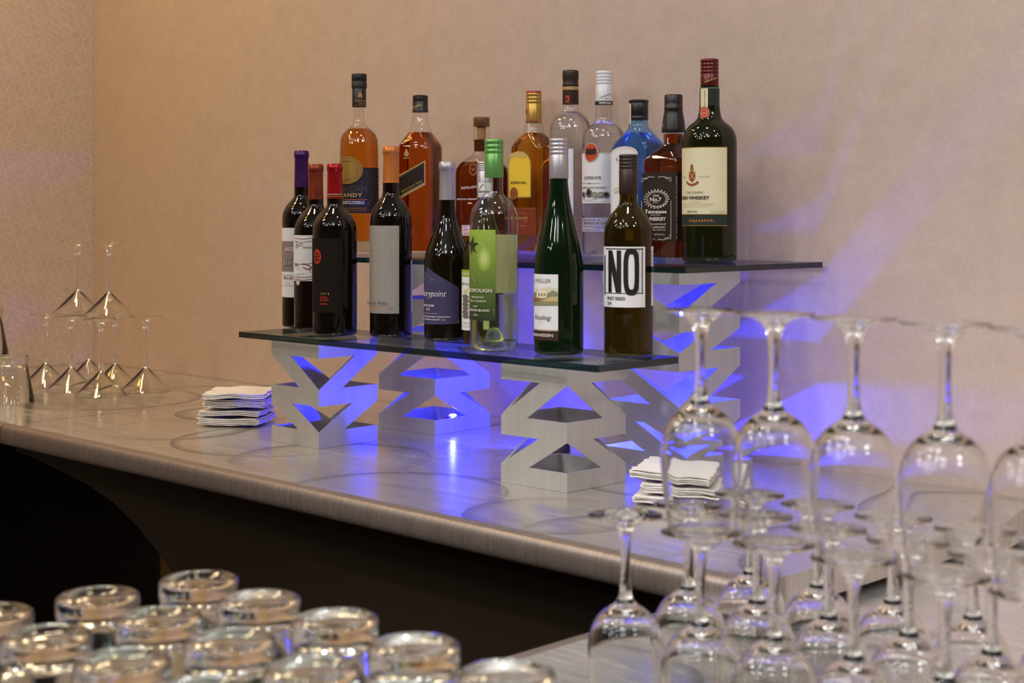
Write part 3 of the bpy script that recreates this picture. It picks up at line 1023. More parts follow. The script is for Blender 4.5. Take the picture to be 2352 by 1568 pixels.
def bottles_upper():
    # ---- brandy
    b = Bottle('brandy_bottle', 'slender amber brandy bottle with tall black stopper and round gold seal', 825.0, 2.88, SHELF2)
    R = b.r(44.7)
    body = [(0, 0.0), (R * .9, 0), (R * .98, .002), (R, .006)] + b.prof([(44.7, 480), (44.7, 345), (43.6, 322), (39, 309), (31, 301), (22, 293), (15, 287), (12, 281), (11.4, 270), (11.4, 240)])
    b.lathe('body', body, SHELL)
    b.lathe('base_band', [(R * .2, .006), (R * .95, .006), (R * .955, .026), (R * .2, .024)], glass('thick_base_glass', (0.9, 0.88, 0.8, 1), 0, 1.5))
    lq = [(0, .027), (R * .93, .027), (R * .95, .034)] + [(r * .955, z) for r, z in b.prof([(44.7, 480), (44.7, 345), (43.6, 322), (39, 309), (31, 301), (25, 296)])]
    b.lathe('brandy', lq + [(0, lq[-1][1])], AMBER)
    b.closed('neck_sleeve', b.prof([(16, 246), (16.2, 244), (16.2, 205), (15.5, 203)]), CAP_BLACK)
    b.closed('stopper', b.prof([(17.2, 203), (17.5, 201), (17.5, 189), (16.7, 188), (16.7, 186), (17.5, 185), (17.3, 171.5), (16.6, 170), (13, 169.6)]), plain('black_stopper', '#1d1512', 0.5))
    A = b.cyl(b.r(16.2))
    k = A.k
    A.text('&', A.px(828, 217)[0], A.px(828, 217)[1], 12 * k, ink('copper_ink', '#c08a5e'), bold=0.04)
    A.rect(-.01, A.px(825, 230)[1], .02, A.px(825, 229.3)[1], GOLD)
    A.text('COPPER AND', A.px(829, 233)[0], A.px(829, 233)[1], 3 * k, ink('copper_ink', '#c08a5e'), w=24 * k)
    A.text('BARREL', A.px(832, 238)[0], A.px(832, 238)[1], 3 * k, ink('copper_ink', '#c08a5e'), w=16 * k)
    A.rect(-.01, A.px(825, 242)[1], .02, A.px(825, 241.3)[1], GOLD)
    A.done('sleeve_print', b.root)
    A = b.cyl(R)
    k = A.k
    LB = plain('charcoal_label', '#281f1f', 0.45, 0, 0.4, 0.1)
    A.rect(-R * 1.6, A.px(830, 489.5)[1], R * 1.56, A.px(830, 384.5)[1], LB)
    MAP = ink('map_line_ink', '#3f3434')
    for pts in (((835, 390), (846, 402), (856, 412), (862, 430)), ((842, 420), (855, 408), (862, 404)), ((838, 480), (848, 462), (860, 455)), ((850, 432), (853, 448), (846, 470))):
        A.line([A.px(*q) for q in pts], 2.0 * k, MAP)
    A.text('AMERICAN', A.px(843, 433)[0], A.px(843, 433)[1], 15 * k, MAP, w=98 * k, ha='r', bold=0.04)
    A.text('BRANDY', A.px(832, 447.5)[0], A.px(832, 447.5)[1], 8.5 * k, PGOLD, w=66 * k, ha='r', bold=0.035, space=1.2)
    A.rect(-R * 1.2, A.px(830, 459)[1], A.px(843, 458)[0], A.px(830, 457.8)[1], ORANGE)
    A.text('BOURBON BARRELS &', A.px(837, 463)[0], A.px(837, 463)[1], 3 * k, WHITE, w=58 * k, ha='r', bold=0.02)
    A.text('WHITE OAK BARRELS', A.px(837, 467)[0], A.px(837, 467)[1], 3 * k, WHITE, w=58 * k, ha='r', bold=0.02)
    A.text('CRAFT DISTILLED & BLENDED', A.px(842, 478)[0], A.px(842, 478)[1], 2.4 * k, ORANGE, w=62 * k, ha='r')
    A.text('40% ALC | 750 ML', A.px(840, 483)[0], A.px(840, 483)[1], 2.2 * k, ORANGE, w=42 * k, ha='r')
    for i in range(15):
        x, z = A.px(866.5, 392 + i * 6)
        A.rect(x - 2.5 * k, z, x + 4 * k, z + 1.6 * k, ORANGE if i in (2, 7, 11) else SHELLW)
    x, z = A.px(800, 391)
    A.disc(x, z, 34 * k, 32 * k, GOLD, 40)
    A.ring(x, z, 31 * k, 29 * k, 1.0 * k, ink('seal_line_ink', '#7a5520'))
    A.ring(x, z, 24 * k, 22 * k, 0.8 * k, ink('seal_line_ink', '#7a5520'))
    A.text('BRANDY', A.px(797, 371)[0], A.px(797, 371)[1], 3.4 * k, ink('seal_line_ink', '#7a5520'), w=24 * k)
    A.text('DISTILLERS', A.px(797, 413)[0], A.px(797, 413)[1], 3.4 * k, ink('seal_line_ink', '#7a5520'), w=26 * k)
    A.done('label', b.root)

    # ---- blended scotch, square, turned a little
    Y = 2.95
    b = Bottle('whisky_bottle', 'square amber whisky bottle with black cap and slanted black label edged in gold', 965.5, Y, SHELF2, rot=math.radians(19))
    h = .0352

    def sq(lst, hx, hy):
        return [(b.z(v), fx * hx, fy * hy, c) for v, fx, fy, c in lst]
    r0 = b.r(17)
    n_ = lambda v, r, c=None: (b.z(v), r, r, r * 0.98 if c is None else c)
    secs = [(0, h * .92, h * .92, .008), (.003, h, h, .008), (b.z(345), h, h, .008), (b.z(334), h * .985, h * .985, .010), (b.z(320), h * .82, h * .82, .012), (b.z(304), h * .63, h * .63, .017), n_(296, b.r(24)), n_(284, b.r(19.5)), n_(268, r0), n_(250, r0)]
    link_bm('body', loft(secs, cap=False), SHELL, b.root, 35)
    g = .0022
    lq = [(.007, h - g * 1.5, h - g * 1.5, .007)] + [(z, x - g, y - g, c - .001) for z, x, y, c in secs[2:5]] + [(b.z(304.5), h * .63 - g, h * .63 - g, .016)]
    link_bm('whisky', loft(lq), AMBER_RED, b.root, 35)
    b.closed('screw_cap', b.prof([(18, 258), (18.3, 257), (18.3, 254), (17.6, 253), (17.8, 235), (17.2, 233), (18, 231), (17.4, 228), (18, 226), (17.3, 224), (17.8, 221), (15, 219)]), CAP_BLACK)
    A = b.cyl(b.r(17.9))
    A.scrawl(A.px(964, 244)[0], A.px(964, 244)[1], 26 * b.k, 4.5 * b.k, PGOLD, 1.0 * b.k, 8, 5, 0.28)
    A.done('cap_script', b.root)
    A = b.face('front', h)
    k = A.k
    q = [A.px(904, 406), A.px(982.5, 364), A.px(996, 421), A.px(912, 462)]
    A.poly(list(reversed(q)), PGOLD)

    def shrink(q, f):
        cx, cz = sum(p[0] for p in q) / 4, sum(p[1] for p in q) / 4
        return [(cx + (p[0] - cx) * f, cz + (p[1] - cz) * f) for p in q]
    xm = h - .009
    # keep the slanted strip on this face
    A.bm.free()
    A = b.face('front', h)
    zL = lambda x, v0, sl: 0

    def strip(z_top_l, z_top_r, z_bot_l, z_bot_r, xl, xr, mat):
        A.poly([(xl, z_bot_l), (xr, z_bot_r), (xr, z_top_r), (xl, z_top_l)], mat)
    xl, xr = -h + .006, h - .004
    zt_l, zt_r = A.px(922, 402)[1], A.px(983, 368)[1]
    zb_l, zb_r = A.px(922, 458)[1], A.px(990, 424)[1]
    strip(zt_l, zt_r, zb_l, zb_r, xl, xr, PGOLD)
    e = 4.2 * k
    strip(zt_l - e, zt_r - e, zb_l + e, zb_r + e, xl, xr - 3 * k, BROWNBLK)
    e2 = 6.0 * k
    strip(zt_l - e2, zt_r - e2, zt_l - e2 - .0004, zt_r - e2 - .0004, xl, xr - 5 * k, PGOLD)
    strip(zb_l + e2 + .0004, zb_r + e2 + .0004, zb_l + e2, zb_r + e2, xl, xr - 5 * k, PGOLD)
    sl = math.atan2(zt_r - zt_l, xr - xl)
    A.text('Blended Scotch Whisky', A.px(946, 429)[0], A.px(946, 427)[1], 5.5 * k, PGOLD, w=.052, shear=0.35, rot=sl)
    A.text('DISTILLED AND BOTTLED IN SCOTLAND', A.px(950, 434)[0], A.px(950, 434)[1], 3 * k, SHELLW, w=.054, rot=sl)
    x, z = A.px(934, 354)
    A.disc(x, z + 1 * k, 6.5 * k, 7 * k, PGOLD, 8)
    A.disc(x, z + 9 * k, 3 * k, 3.4 * k, PGOLD, 8)
    A.rect(x - 9 * k, z - 10 * k, x + 9 * k, z - 8 * k, PGOLD)
    A.done('label', b.root)
    A = b.face('side', h)
    x, z = A.px(1003, 517)
    A.rect(-.012, A.px(1003, 590 - 60)[1], -.004, A.px(1003, 505)[1], BROWNBLK)
    A.done('back_label', b.root)

    # ---- bourbon flask
    b = Bottle('bourbon_bottle', 'flat shouldered bourbon flask with wooden stopper and clear neck wrap', 1106, 2.9, SHELF2, rot=0.0)
    hx, hy = .0615, .0315
    r1 = b.r(17)
    secs = [(0, hx * .9, hy * .9, .027), (.004, hx, hy, .0305), (b.z(400), hx, hy, .0305), (b.z(388), hx * .97, hy, .030), (b.z(376), hx * .80, hy * .97, .029), (b.z(366), hx * .52, hy * .86, .026), (b.z(357), hx * .34, hy * .6, .018), (b.z(349), r1, r1, r1 * .98), (b.z(330), r1, r1, r1 * .98)]
    link_bm('body', loft(secs, cap=False), SHELL, b.root, 40)
    lq = [(.008, hx * .93, hy * .93, .026), (b.z(400), hx - g, hy - g, .0285), (b.z(388), hx * .97 - g, hy - g, .028), (b.z(376), hx * .80 - g, hy * .97 - g, .027), (b.z(372), hx * .70, hy * .86, .024)]
    link_bm('bourbon', loft(lq), AMBER_DEEP, b.root, 40)
    b.closed('collar', b.prof([(16.5, 348), (17.4, 345), (17.2, 336), (17.6, 334), (17.2, 326), (17.9, 324), (17.9, 321)]), plain('amber_collar', '#4a2a12', 0.15, 0, 0.6))
    b.closed('stopper', b.prof([(18, 291), (18.8, 290), (18.8, 273), (18.2, 270), (12, 268.5)]), WOODCAP)
    b.closed('cork', b.prof([(9, 321), (10, 318), (10.5, 291.5)]), CORKW)
    b.lathe('neck_wrap', b.prof([(19.3, 325), (19.4, 290), (19.4, 269)]), SHELL)
    A = b.face('front', hy)
    k = A.k
    x, z = A.px(1087, 389)
    GLASSRING = ink('embossed_ring', '#b88a66', 0.3)
    A.ring(x, z, 13 * k, 14 * k, 1.0 * k, GLASSRING)
    A.ring(x, z, 10 * k, 11 * k, 0.7 * k, GLASSRING)
    A.text('W', x, z, 8 * k, GLASSRING)
    A.text("DISTILLER'S SELECT", A.px(1090, 430)[0], A.px(1090, 429)[1], 5.5 * k, WHITE, w=62 * k / .71, bold=0.01, rot=0.05)
    A.text('KENTUCKY STRAIGHT BOURBON', A.px(1085, 457)[0], A.px(1085, 457)[1], 3.6 * k, WHITE, w=72 * k / .71, bold=0.02)
    A.rect(A.px(1075, 1)[0], A.px(1080, 468)[1], A.px(1085, 1)[0], A.px(1080, 465)[1], SHELLW)
    A.done('label', b.root)
    A = b.face('front', hy)
    A.rect(A.px(1061, 1)[0], A.px(1080, 541)[1], A.px(1082, 1)[0], A.px(1080, 517)[1], ink('pink_paper', '#e2c8c6'))
    A.text('2069', A.px(1070, 527)[0], A.px(1070, 527)[1], 6 * k, RED)
    A.text('BATCH', A.px(1070, 520)[0], A.px(1070, 520)[1], 2.4 * k, DGREY)
    A.text('43.2% ALC', A.px(1072, 536)[0], A.px(1072, 536)[1], 3 * k, BLACK)
    A.done('paper_tag', b.root)

    # ---- tequila
    b = Bottle('tequila_bottle', 'golden tequila bottle with gold cap and yellow arched ESPECIAL label', 1226, 2.85, SHELF2, rot=0.0)
    hx, hy = .0455, .0285
    rn = b.r(21)
    secs = [(0, hx * .94, hy * .9, .016), (.004, hx, hy, .018), (b.z(345), hx, hy, .018), (b.z(338), hx * .99, hy, .018), (b.z(325), hx * .80, hy * .97, .020), (b.z(311), rn * 1.45, rn * 1.25, rn * 1.2), (b.z(304), rn * 1.12, rn * 1.12, rn * 1.1), (b.z(300), rn * 1.1, rn * 1.1, rn * 1.08), (b.z(289), rn * 1.05, rn * 1.05, rn), (b.z(280), rn * .8, rn * .8, rn * .78), (b.z(270), rn * .8, rn * .8, rn * .78)]
    link_bm('body', loft(secs, cap=False), SHELL, b.root, 40)
    lq = [(.009, hx - .005, hy - .005, .014)] + [(z, x - g, y - g, c - .002) for z, x, y, c in secs[2:6]] + [(b.z(306), rn * 1.1 - g, rn * 1.1 - g, rn)]
    link_bm('tequila', loft(lq), TEQ, b.root, 40)
    b.ribbed_cap('screw_cap', 18, 213, 240, 283, CAP_GOLD, 3)
    b.closed('cap_top', b.prof([(17.6, 214.5), (17.8, 212), (17, 209.6), (12, 209)]), plain('red_cap_top', '#a32a1c', 0.35))
    A = b.cyl(b.r(18.2))
    k = A.k
    A.disc(A.px(1217, 256)[0], A.px(1217, 256)[1], 5 * k, 7 * k, BRICK, 16)
    A.ring(A.px(1217, 256)[0], A.px(1217, 256)[1], 3.4 * k, 5 * k, 0.8 * k, PGOLD)
    A.rect(-.02, A.px(1226, 280)[1], .02, A.px(1226, 277)[1], BRICK)
    A.done('cap_print', b.root)
    A = b.face('front', hy)
    k = A.k

    def arch(u0, u1, vt, vb, inset, mat):
        x0, x1 = A.px(u0, 400)[0] + inset, A.px(u1, 400)[0] - inset
        z1, z0 = A.px((u0 + u1) / 2, vt)[1] - inset, A.px((u0 + u1) / 2, vb)[1] + inset
        rr = (x1 - x0) / 2
        pts = [(x0, z0), (x1, z0)]
        for i in range(15):
            a = PI * i / 14
            pts.append(((x0 + x1) / 2 + rr * math.cos(a), z1 - rr * .9 + rr * .9 * math.sin(a)))
        A.poly(pts, mat)
    arch(1168, 1220, 347, 454, 0, PGOLD)
    arch(1168, 1220, 347, 454, 1.5 * k, ink('brown_line_ink', '#7b5a22'))
    arch(1168, 1220, 347, 454, 2.2 * k, YELLOW)
    x, z = A.px(1190, 353)
    for i in range(7):
        A.disc(x + (i - 3) * 7 * k, z - abs(i - 3) * 1.6 * k, 5.5 * k, 6.5 * k, ink('scroll_print', '#cbb06a'), 14)
    A.text('ESPECIAL', A.px(1192.5, 419)[0], A.px(1192.5, 419)[1], 5.6 * k, BROWNBLK, w=36 * k / .71, bold=0.012)
    x, z = A.px(1181.5, 444)
    A.disc(x, z, 12.5 * k, 14 * k, BRICK, 24)
    A.ring(x, z, 11 * k, 12.5 * k, 0.8 * k, PGOLD)
    A.ring(x, z, 6 * k, 8 * k, 1.0 * k, PGOLD)
    A.done('label', b.root)
    A = b.face('front', hy)
    LBR = plain('russet_label', '#7d3413', 0.45)
    A.rect(-hx + .008, A.px(1195, 538)[1], hx - .012, A.px(1195, 477)[1], LBR)
    A.rect(-hx + .008, A.px(1195, 479)[1], hx - .012, A.px(1195, 478)[1], GOLD)
    A.text('BLUE AGAVE', A.px(1212, 500.5)[0], A.px(1212, 500.5)[1], 6 * k, PGOLD, w=54 * k / .71, ha='r', bold=0.02)
    A.text('TEQUILA', A.px(1206, 507)[0], A.px(1206, 507)[1], 3 * k, PGOLD)
    A.text('HECHO EN MEXICO', A.px(1195, 490)[0], A.px(1195, 490)[1], 3 * k, PGOLD)
    A.text('40% ALC/VOL', A.px(1200, 518)[0], A.px(1200, 518)[1], 3 * k, PGOLD)
    A.done('lower_label', b.root)
    A = b.face('side', hx)
    A.rect(-hy + .009, A.px(1240, 538)[1], hy - .006, A.px(1240, 477)[1], LBR)
    A.done('side_label', b.root)

    # ---- vodka
    b = Bottle('vodka_bottle', 'round shouldered clear vodka bottle with brown and black cap', 1310.5, 2.75, SHELF2)
    R = b.r(48)
    body = [(0, 0.0), (R * .88, 0), (R * .97, .003), (R, .008)] + b.prof([(48, 480), (48, 304), (47, 292), (44, 281), (39, 272), (32, 265), (25, 260), (20, 256), (18.4, 250), (18.4, 235)])
    b.lathe('body', body, SHELL)
    lq = [(0, .008), (R * .9, .008), (R * .955, .014)] + [(r - .002, z) for r, z in b.prof([(48, 480), (48, 304), (47, 292), (44, 281), (39, 272), (32, 265), (25, 260), (20, 256.5)])]
    b.lathe('vodka', lq + [(0, lq[-1][1])], WATERY)
    b.ribbed_cap('screw_cap', 18.7, 161.5, 194, 199, CAP_BROWN, 1)
    b.closed('neck_sleeve', b.prof([(18.4, 240), (18.6, 238), (18.6, 199.5), (18, 199.2)]), CAP_BROWN)
    A = b.cyl(b.r(18.6))
    k = A.k
    A.rect(-.024, A.px(1310, 205.5)[1], .024, A.px(1310, 198.5)[1], PGOLD)
    A.text('IMPORTED IMPORTED', A.px(1310, 202)[0], A.px(1310, 202)[1], 3 * k, BROWNBLK, w=36 * k)
    x, z = A.px(1304, 227.5)
    A.rect(x - 5.5 * k, z - 8 * k, x + 4.5 * k, z + 8 * k, RED)
    A.text('K', x, z, 10 * k, BROWNBLK, bold=0.03)
    A.done('sleeve_print', b.root)
    A = b.cyl(R)
    k = A.k
    xr = A.px(1318, 420)[0]
    A.rect(-R * 1.5, A.px(1300, 495)[1], xr, A.px(1300, 340)[1], WHITE)
    A.frame(-R * 1.5, A.px(1300, 495)[1], xr, A.px(1300, 340)[1], 1.0 * k, DGREY)
    A.text('VODKA', A.px(1304, 400)[0], A.px(1304, 400)[1], 9 * k, DGREY, w=44 * k, ha='r')
    A.done('label', b.root)

    # ---- white rum
    b = Bottle('rum_bottle', 'clear white rum bottle with white cap and white label bearing an orange bat oval', 1387, 2.68, SHELF2)
    R = b.r(49.5)
    body = [(0, 0.0), (R * .88, 0), (R * .97, .003), (R, .008)] + b.prof([(49.5, 500), (49.5, 322), (48.8, 312), (45.5, 302), (38, 293), (29, 286), (22.5, 281), (19.4, 275), (19, 268), (19, 238)])
    b.lathe('body', body, SHELL)
    lq = [(0, .016), (R * .4, .014), (R * .8, .007), (R * .93, .007), (R * .955, .014)] + [(r - .002, z) for r, z in b.prof([(49.5, 500), (49.5, 322), (48.8, 312), (45.5, 302), (38, 293), (29, 286), (22.5, 281), (20.5, 278)])]
    b.lathe('rum', lq + [(0, lq[-1][1])], WATERY)
    b.ribbed_cap('screw_cap', 19.2, 163.5, 196, 241, CAP_WHITE, 4)
    A = b.cyl(b.r(19.3))
    k = A.k
    A.scrawl(A.px(1392, 219)[0], A.px(1392, 219)[1], 28 * k, 4 * k, DGREY, 0.7 * k, 6, 9, 0.35)
    A.text('RUM', A.px(1393, 226)[0], A.px(1393, 226)[1], 2.6 * k, DGREY)
    A.rect(-.026, A.px(1390, 240.5)[1], .026, A.px(1390, 231.5)[1], BROWNBLK)
    A.text('· WHITE RUM ·', A.px(1390, 236)[0], A.px(1390, 236)[1], 5 * k, WHITE, w=34 * k, bold=0.02)
    A.done('cap_print', b.root)
    A = b.cyl(R)
    k = A.k
    A.rect(-R * 1.56, A.px(1385, 466.5)[1], R * 1.1, A.px(1385, 351)[1], WHITE)
    A.rect(-R * 1.56, A.px(1385, 463.5)[1], R * 1.1, A.px(1385, 463)[1], DGREY)
    A.rect(A.px(1378, 1)[0], A.px(1385, 353.5)[1], R * 1.1, A.px(1385, 353)[1], DGREY)
    x, z = A.px(1357, 350)
    A.disc(x, z, 21 * k, 23 * k, BROWNBLK, 36)
    A.disc(x, z, 19.8 * k, 22 * k, WHITE, 36)
    A.disc(x, z, 18.5 * k, 20.8 * k, ink('orange_red_oval', '#c04a1e'), 36)
    BAT = ink('bat_ink', '#2a1c18')
    A.disc(x, z + 1 * k, 3.4 * k, 6.5 * k, BAT, 12)
    A.disc(x, z + 8 * k, 2.6 * k, 2.6 * k, BAT, 10)
    for sgn in (-1, 1):
        P = [(0, 4), (6, 8), (11, 11), (14, 6), (15, -2), (12, -5), (9, -3), (7, -7), (4, -4), (0, -6)]
        A.poly([(x + sgn * px_ * k, z + pz * k) for px_, pz in (P if sgn > 0 else list(reversed(P)))], BAT)
    A.text('SUPERIOR', A.px(1359, 408)[0], A.px(1359, 408)[1], 7 * k, BROWNBLK, w=48 * k, bold=0.015, space=1.25)
    A.line([A.px(1337, 421), A.px(1380, 421)], 0.8 * k, DGREY)
    A.disc(A.px(1355, 421)[0], A.px(1355, 421)[1], 2.6 * k, 1.8 * k, DGREY, 8)
    A.text('RON SUPERIOR CARTA BLANCA', A.px(1393, 430.5)[0], A.px(1393, 430.5)[1], 4.4 * k, BROWNBLK, w=84 * k, ha='r', bold=0.01)
    for i, u in enumerate((1342, 1354, 1367, 1380, 1392)):
        xx, zz = A.px(u, 447 - (3 if i == 1 else 0))
        rr = (9 if i == 1 else 7) * k
        A.disc(xx, zz, rr * 1.05, rr, BROWNBLK if i in (0, 1, 4) else MGREY, 18)
        A.ring(xx, zz, rr * .8, rr * .75, 0.7 * k, SHELLW if i in (0, 1, 4) else DGREY)
    A.disc(A.px(1354, 436)[0], A.px(1354, 436)[1], 3 * k, 3.5 * k, BROWNBLK, 8)
    A.line([A.px(1340 + 3 * i, 456 + 4 * math.sin(i * .32)) for i in range(16)], 0.9 * k, DGREY)
    A.done('label', b.root)
    A = b.cyl(R)
    PAL = thin_glass('pale_lilac_print', (0.62, 0.60, 0.66, 1), 0.08, 0.2)
    A.rect(-R * 1.5, A.px(1385, 532)[1], R * 1.1, A.px(1385, 500)[1], plain('pale_lilac_paper', '#a9a2ab', 0.5))
    A.text('ESTABLECIDO EN 1862', A.px(1381, 505.5)[0], A.px(1381, 505.5)[1], 4.4 * k, BROWNBLK, w=60 * k, ha='r')
    A.text('SANTIAGO DE CUBA', A.px(1398, 512.5)[0], A.px(1398, 512.5)[1], 5.6 * k, BROWNBLK, w=68 * k, ha='r', bold=0.012)
    A.text('COMPANIA DE RON', A.px(1350, 519.5)[0], A.px(1350, 519.5)[1], 2.6 * k, DGREY)
    A.text('DESDE 1862 PUERTO RICO', A.px(1360, 528)[0], A.px(1360, 528)[1], 2.6 * k, DGREY)
    A.scrawl(A.px(1376, 521)[0], A.px(1376, 521)[1], 26 * k, 8 * k, DGREY, 0.7 * k, 4, 2)
    A.done('lower_label', b.root)

    # ---- blue gin
    b = Bottle('gin_bottle', 'pale blue square gin bottle with black stopper and gold edged arched label', 1467, 2.6, SHELF2, rot=0.0)
    hx, hy = .0415, .0285
    rn = b.r(21)
    secs = [(0, hx * .93, hy * .93, .004), (.003, hx, hy, .005), (b.z(344), hx, hy, .005), (b.z(338), hx * .985, hy * .985, .006), (b.z(326), hx * .86, hy * .92, .008), (b.z(305), rn * 1.45, rn * 1.2, rn * .8), (b.z(292), rn * 1.05, rn * 1.02, rn * .95), (b.z(284), rn, rn, rn * .98), (b.z(262), rn, rn, rn * .98)]
    link_bm('body', loft(secs, cap=False), SHELL_BLUE, b.root, 35)
    lq = [(.006, hx - .004, hy - .004, .004)] + [(z, x - g, y - g, max(.002, c - .001)) for z, x, y, c in secs[2:5]] + [(b.z(305), rn * 1.45 - g, rn * 1.2 - g, rn * .8)]
    link_bm('gin', loft(lq), BLUEGIN, b.root, 35)
    b.closed('stopper', b.prof([(21.5, 276), (22, 275), (22, 268), (21.4, 267), (22, 266), (22, 238), (21.6, 237), (22.6, 236), (23, 234), (22.8, 231), (20, 229.6)]), CAP_BLACK)
    A = b.cyl(b.r(22.1))
    k = A.k
    A.rect(A.px(1451, 250)[0], A.px(1456, 284)[1], A.px(1463, 250)[0], A.px(1456, 237)[1], SHELLW)
    A.text('IMPORTED', A.px(1457, 258)[0], A.px(1457, 258)[1], 4 * k, DGREY, w=36 * k, rot=PI / 2)
    A.disc(A.px(1456, 289)[0], A.px(1456, 289)[1], 7 * k, 8 * k, PGOLD, 18)
    A.disc(A.px(1456, 289)[0], A.px(1456, 289)[1], 4 * k, 5 * k, ink('blue_seal_ink', '#3f5f9a'), 14)
    A.done('seal_strip', b.root)
    A = b.face('front', hy)
    k = A.k

    def arch2(inset, mat):
        x0, x1 = -hx + .002 + inset, A.px(1465, 400)[0] - inset
        z1, z0 = A.px(1435, 336)[1] - inset, A.px(1435, 566)[1] + inset
        pts = [(x0, z0), (x1, z0)]
        rr = (x1 - x0) / 2
        for i in range(15):
            a = PI * i / 14
            pts.append(((x0 + x1) / 2 + rr * math.cos(a), z1 - rr * .42 + rr * .42 * math.sin(a)))
        A.poly(pts, mat)
    arch2(0, WHITE)
    arch2(3 * k, PGOLD)
    arch2(4.2 * k, WHITE)
    A.text('B', A.px(1418, 366)[0], A.px(1418, 366)[1], 9 * k, DGREY, rot=0.4)
    A.text('Gin', A.px(1419, 436)[0], A.px(1419, 436)[1], 13 * k, PGOLD, shear=0.3, rot=0.2)
    A.done('label', b.root)

    # ---- tennessee whiskey
    b = Bottle('whiskey_bottle', 'square whiskey bottle with black cap and black OLD NO.7 TENNESSEE WHISKEY label', 1547, 2.50, SHELF2, rot=0.0)
    h = .0385
    rn = b.r(24)
    secs = [(0, h * .95, h * .95, .006), (.003, h, h, .007), (b.z(385), h, h, .007), (b.z(384), h * 1.015, h * 1.015, .008), (b.z(370), h * 1.015, h * 1.015, .008), (b.z(364), h * .98, h * .98, .010), (b.z(338), rn * 1.25, rn * 1.25, rn * 1.1), (b.z(330), rn * 1.02, rn * 1.02, rn), (b.z(300), rn, rn, rn * .98)]
    link_bm('body', loft(secs, cap=False), SHELL, b.root, 35)
    lq = [(.006, h - .004, h - .004, .005)] + [(z, x - g, y - g, c - .001) for z, x, y, c in secs[2:8]] + [(b.z(308), rn - g, rn - g, rn - g * 1.2)]
    link_bm('whiskey', loft(lq), AMBER_DEEP, b.root, 35)
    b.closed('cap', b.prof([(27, 304), (27.4, 303), (27, 296), (25.4, 280), (22.4, 262), (20.6, 253.5), (21.4, 252), (21.6, 246), (20.8, 245), (21, 236), (21, 220), (20, 218), (15, 217)]), CAP_BLACK)
    A = b.cyl(b.r(26.0))
    k = A.k
    A.text('No.7', A.px(1533, 290)[0], A.px(1533, 290)[1], 5.5 * k, SHELLW, bold=0.02)
    A.text('old', A.px(1534, 282.5)[0], A.px(1534, 282.5)[1], 3.4 * k, SHELLW)
    A.done('cap_print', b.root)
    A = b.face('front', h)
    k = A.k
    A.rect(-h + .002, A.px(1512, 554)[1], h - .0015, A.px(1512, 396)[1], BROWNBLK)
    W_ = SHELLW
    m = 1 / .71
    x, z = A.px(1509, 457)
    A.ring(x, z, 22 * k * m, 19 * k, 1.6 * k, W_)
    A.ring(x, z, 19 * k * m, 16 * k, 0.8 * k, W_)
    for i in range(22):
        a = 2 * PI * i / 22
        A.disc(x + 24.5 * k * m * math.cos(a), z + 21 * k * math.sin(a), 1.6 * k * m, 1.6 * k, W_, 8)
    A.text('Old', x, A.px(1509, 449)[1], 5.5 * k, W_, w=12 * k * m, bold=0.02)
    A.text('No.7', x, A.px(1509, 457.5)[1], 8.5 * k, W_, w=24 * k * m, bold=0.035)
    A.text('BRAND', x, A.px(1509, 465)[1], 2.8 * k, W_, w=11 * k * m)
    A.text('Tennessee', x, A.px(1509, 485.5)[1], 8.5 * k, W_, w=45 * k * m, bold=0.03)
    A.text('SOUR MASH', x, A.px(1509, 493.5)[1], 2.8 * k, W_, w=20 * k * m)
    A.text('WHISKEY', x, A.px(1509, 502.5)[1], 8 * k, W_, w=43 * k * m, bold=0.03)
    A.text('DISTILLED & BOTTLED BY', x, A.px(1509, 514.5)[1], 3.4 * k, W_, w=44 * k * m, bold=0.01)
    A.text('DANIEL DISTILLERY', x, A.px(1509, 521.5)[1], 3.6 * k, W_, w=42 * k * m, bold=0.02)
    A.text('LYNCHBURG, TENN. USA', x, A.px(1509, 527.5)[1], 3 * k, W_, w=42 * k * m)
    A.text('40% VOL. (80 PROOF)', x, A.px(1509, 538)[1], 3 * k, W_, w=38 * k * m)
    for sgn in (-1, 1):
        bx = sgn * .028 - .002
        for vt, dz in ((407, 1), (549, -1)):
            zc = A.px(1509, vt)[1]
            A.line([(bx - sgn * .024, zc), (bx - sgn * .012, zc + dz * .001), (bx - sgn * .004, zc - dz * .0015), (bx + sgn * .003, zc - dz * .001), (bx + sgn * .004, zc - dz * .006), (bx + sgn * .001, zc - dz * .008)], 1.2 * k, W_)
            A.line([(bx - sgn * .010, zc - dz * .002), (bx - sgn * .002, zc - dz * .003), (bx + sgn * .001, zc - dz * .006)], 0.9 * k, W_)
        A.line([(bx + sgn * .004, A.px(1509, 545 - 4 * i)[1]) if i % 2 else (bx + sgn * .003, A.px(1509, 545 - 4 * i)[1]) for i in range(22)], 1.1 * k, W_)
    A.done('label', b.root)
    A = b.face('side', h)
    A.rect(-h + .0015, A.px(1560, 554)[1], h - .002, A.px(1560, 396)[1], BROWNBLK)
    A.text('QUALITY & CRAFTSMANSHIP SINCE 1866', A.px(1553.5, 475)[0], A.px(1553.5, 475)[1], 3.6 * k * m, W_, w=122 * k, rot=PI / 2, bold=0.02)
    for va, vb in ((414, 405), (550, 541)):
        x = A.px(1553.5, 475)[0]
        A.rect(x - .0012, A.px(1553, va)[1], x + .0012, A.px(1553, vb)[1], W_)
    A.done('side_label', b.root)

    # ---- irish whiskey
    b = Bottle('whiskey_bottle', 'large dark green IRISH WHISKEY bottle with maroon cap and cream label', 1629.8, 2.42, SHELF2)
    R = b.r(62.4)
    IR = dark_glass('deep_green_bottle_glass', (0.20, 0.24, 0.05, 1), (0.010, 0.011, 0.003, 1), 0.30)
